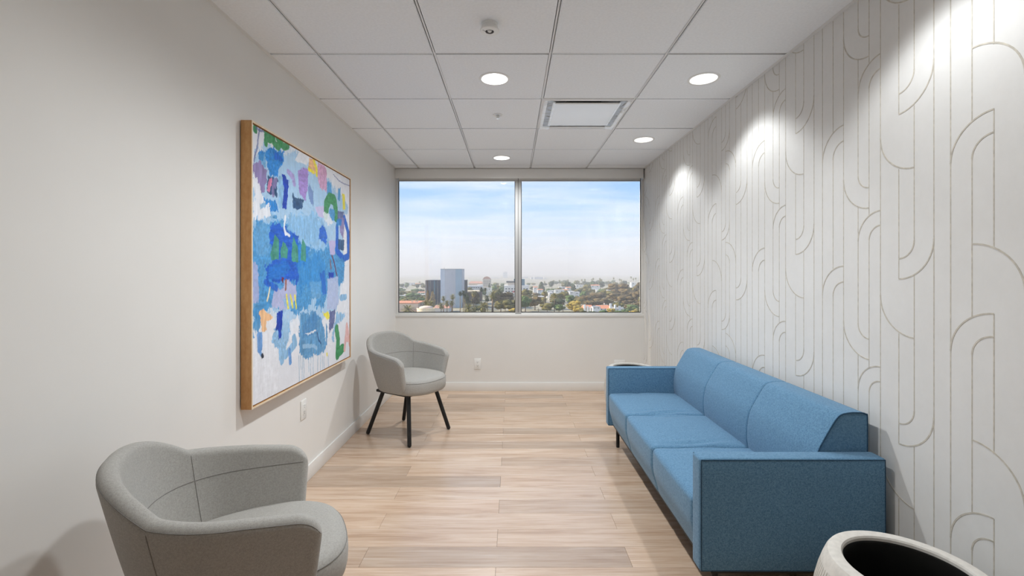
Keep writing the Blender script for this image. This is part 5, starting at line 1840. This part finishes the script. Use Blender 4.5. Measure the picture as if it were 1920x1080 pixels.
# street trees filling the blocks, also a little beyond what the window shows
random.seed(31)
for i in range(105):
    px = random.choice((random.uniform(715, 800), random.uniform(872, 970), random.uniform(972, 1210), random.uniform(1180, 1235)))
    Y = random.uniform(300, 520)
    if px < 872 and Y < 345: Y += 60
    tree(px, 512 + 849 * 26 / Y - random.uniform(8, 13) * 400 / Y, Y, random.uniform(9, 17) * 380 / Y, (c_ := random.choice(['dark', 'green', 'olive', 'olive', 'brown'])),
         f'low {CW[c_]} street tree ' + zone(px), group='street trees between the houses')
# ---- palms
palm(764.5, 569.6, 262, 24, 'stubby fan palm in front of the beige stucco building', tw=1.6)
palm(798.5, 561, 276, 18, 'fan palm on the left in front of the domed rotunda', 'fan palms', skirt=True)
palm(808, 562, 272, 18, 'fan palm on the right in front of the domed rotunda', 'fan palms', skirt=True)
palm(831.5, 554, 292, 10, 'tall palm against the left side of the pale slab tower', 'tall palms')
palm(827, 565, 284, 14, 'bushy fan palm below the pale slab tower, leftmost', 'fan palms')
palm(838, 562, 288, 12, 'bushy fan palm below the pale slab tower, middle', 'fan palms', skirt=True)
palm(847, 562, 288, 11, 'bushy fan palm below the pale slab tower, right', 'fan palms', skirt=True)
palm(848.5, 550.6, 296, 11, 'tall palm against the middle of the pale slab tower', 'tall palms')
palm(862.8, 545.5, 300, 9, 'tall green palm at the right edge of the pale slab tower', 'tall palms', True)
palm(869, 543.4, 302, 11, 'tallest green palm just right of the pale slab tower', 'tall palms', True)
palm(872, 552, 300, 8, 'small green palm below the tallest green palm', 'tall palms', True)
palm(878, 569, 274, 20, 'bushy yellow palm at street level right of the slab tower', 'bushy palms')
palm(888, 575, 272, 14, 'low bushy palm beside the bushy yellow palm', 'bushy palms')
palm(906.5, 564.6, 274, 20, 'bushy green-topped palm in the middle of the left pane', 'bushy palms', skirt=True)
palm(888, 544, 330, 12, 'dry brownish palm in front of the low dark building', 'tall palms', skirt=True)
palm(902.5, 537.6, 340, 9, 'palm with pale trunk in front of the gabled tower', 'tall palms', True)
palm(910, 538, 350, 9, 'palm right of the pale-trunked palm, before the gabled tower', 'tall palms')
palm(913.5, 553, 310, 12, 'green palm left of the thick-trunked palm', 'tall palms', True)
palm(923.5, 544.5, 300, 15, 'thick-trunked palm in the right half of the left pane', 'tall palms', tw=2.6)
palm(936, 541.5, 340, 12, 'palm between thick-trunked palm and mullion', 'tall palms')
palm(1021, 545, 330, 8, 'tall palm with dry skirt, first from the mullion in the right pane', 'right pane palms', skirt=True)
palm(1039.5, 548, 300, 10, 'tall palm with dry skirt, second from the mullion in the right pane', 'right pane palms', skirt=True)
palm(1126.5, 522.5, 760, 6, 'large hazy palm in the skyline row, bushiest of the row', 'skyline palms', skirt=True)
for px, py, Y in ((1021, 526.5, 820), (1029, 528.5, 840), (1038.4, 524.4, 900), (1049, 524.2, 900), (1065, 523.6, 880), (1079.5, 525.4, 840), (1091, 522.8, 880), (1096.6, 522.4, 900), (1109.8, 522.6, 880), (1112.3, 520.6, 900),
                  (1124.8, 520.6, 900), (1128, 523.2, 860), (1150.6, 519.4, 880), (1161.8, 522.0, 880), (1164.8, 523.0, 860), (1183.2, 517.6, 940), (1187.5, 520.8, 900), (1192, 519.8, 880),
                  (748, 530.6, 900), (755.6, 530.8, 900), (760.6, 531.6, 900), (765, 529.6, 920), (787, 526.6, 980), (791.6, 529.4, 930), (1054, 527.6, 800), (1141, 526, 860)):
    palm(px, py, Y, 4.2, 'slim hazy skyline palm ' + zone(px), 'skyline palms')

# ================================================================== AIR: thin haze over the city
def haze():
    m = bpy.data.materials.new('thin sea haze')
    m.use_nodes = True
    nt = m.node_tree
    nt.nodes.clear()
    out = nt.nodes.new('ShaderNodeOutputMaterial')
    vs = nt.nodes.new('ShaderNodeVolumeScatter')
    vs.inputs['Color'].default_value = (0.94, 0.975, 1.0, 1)
    vs.inputs['Density'].default_value = 0.00060
    vs.inputs['Anisotropy'].default_value = 0.0
    nt.links.new(vs.outputs[0], out.inputs['Volume'])
    return m
hz = box('haze', -8000, 8000, 130, 8000, ZG - 1.0, ZG + 120.0, haze())
tag(hz, 'thin pale haze hanging over the far city', 'haze', None, 'stuff')
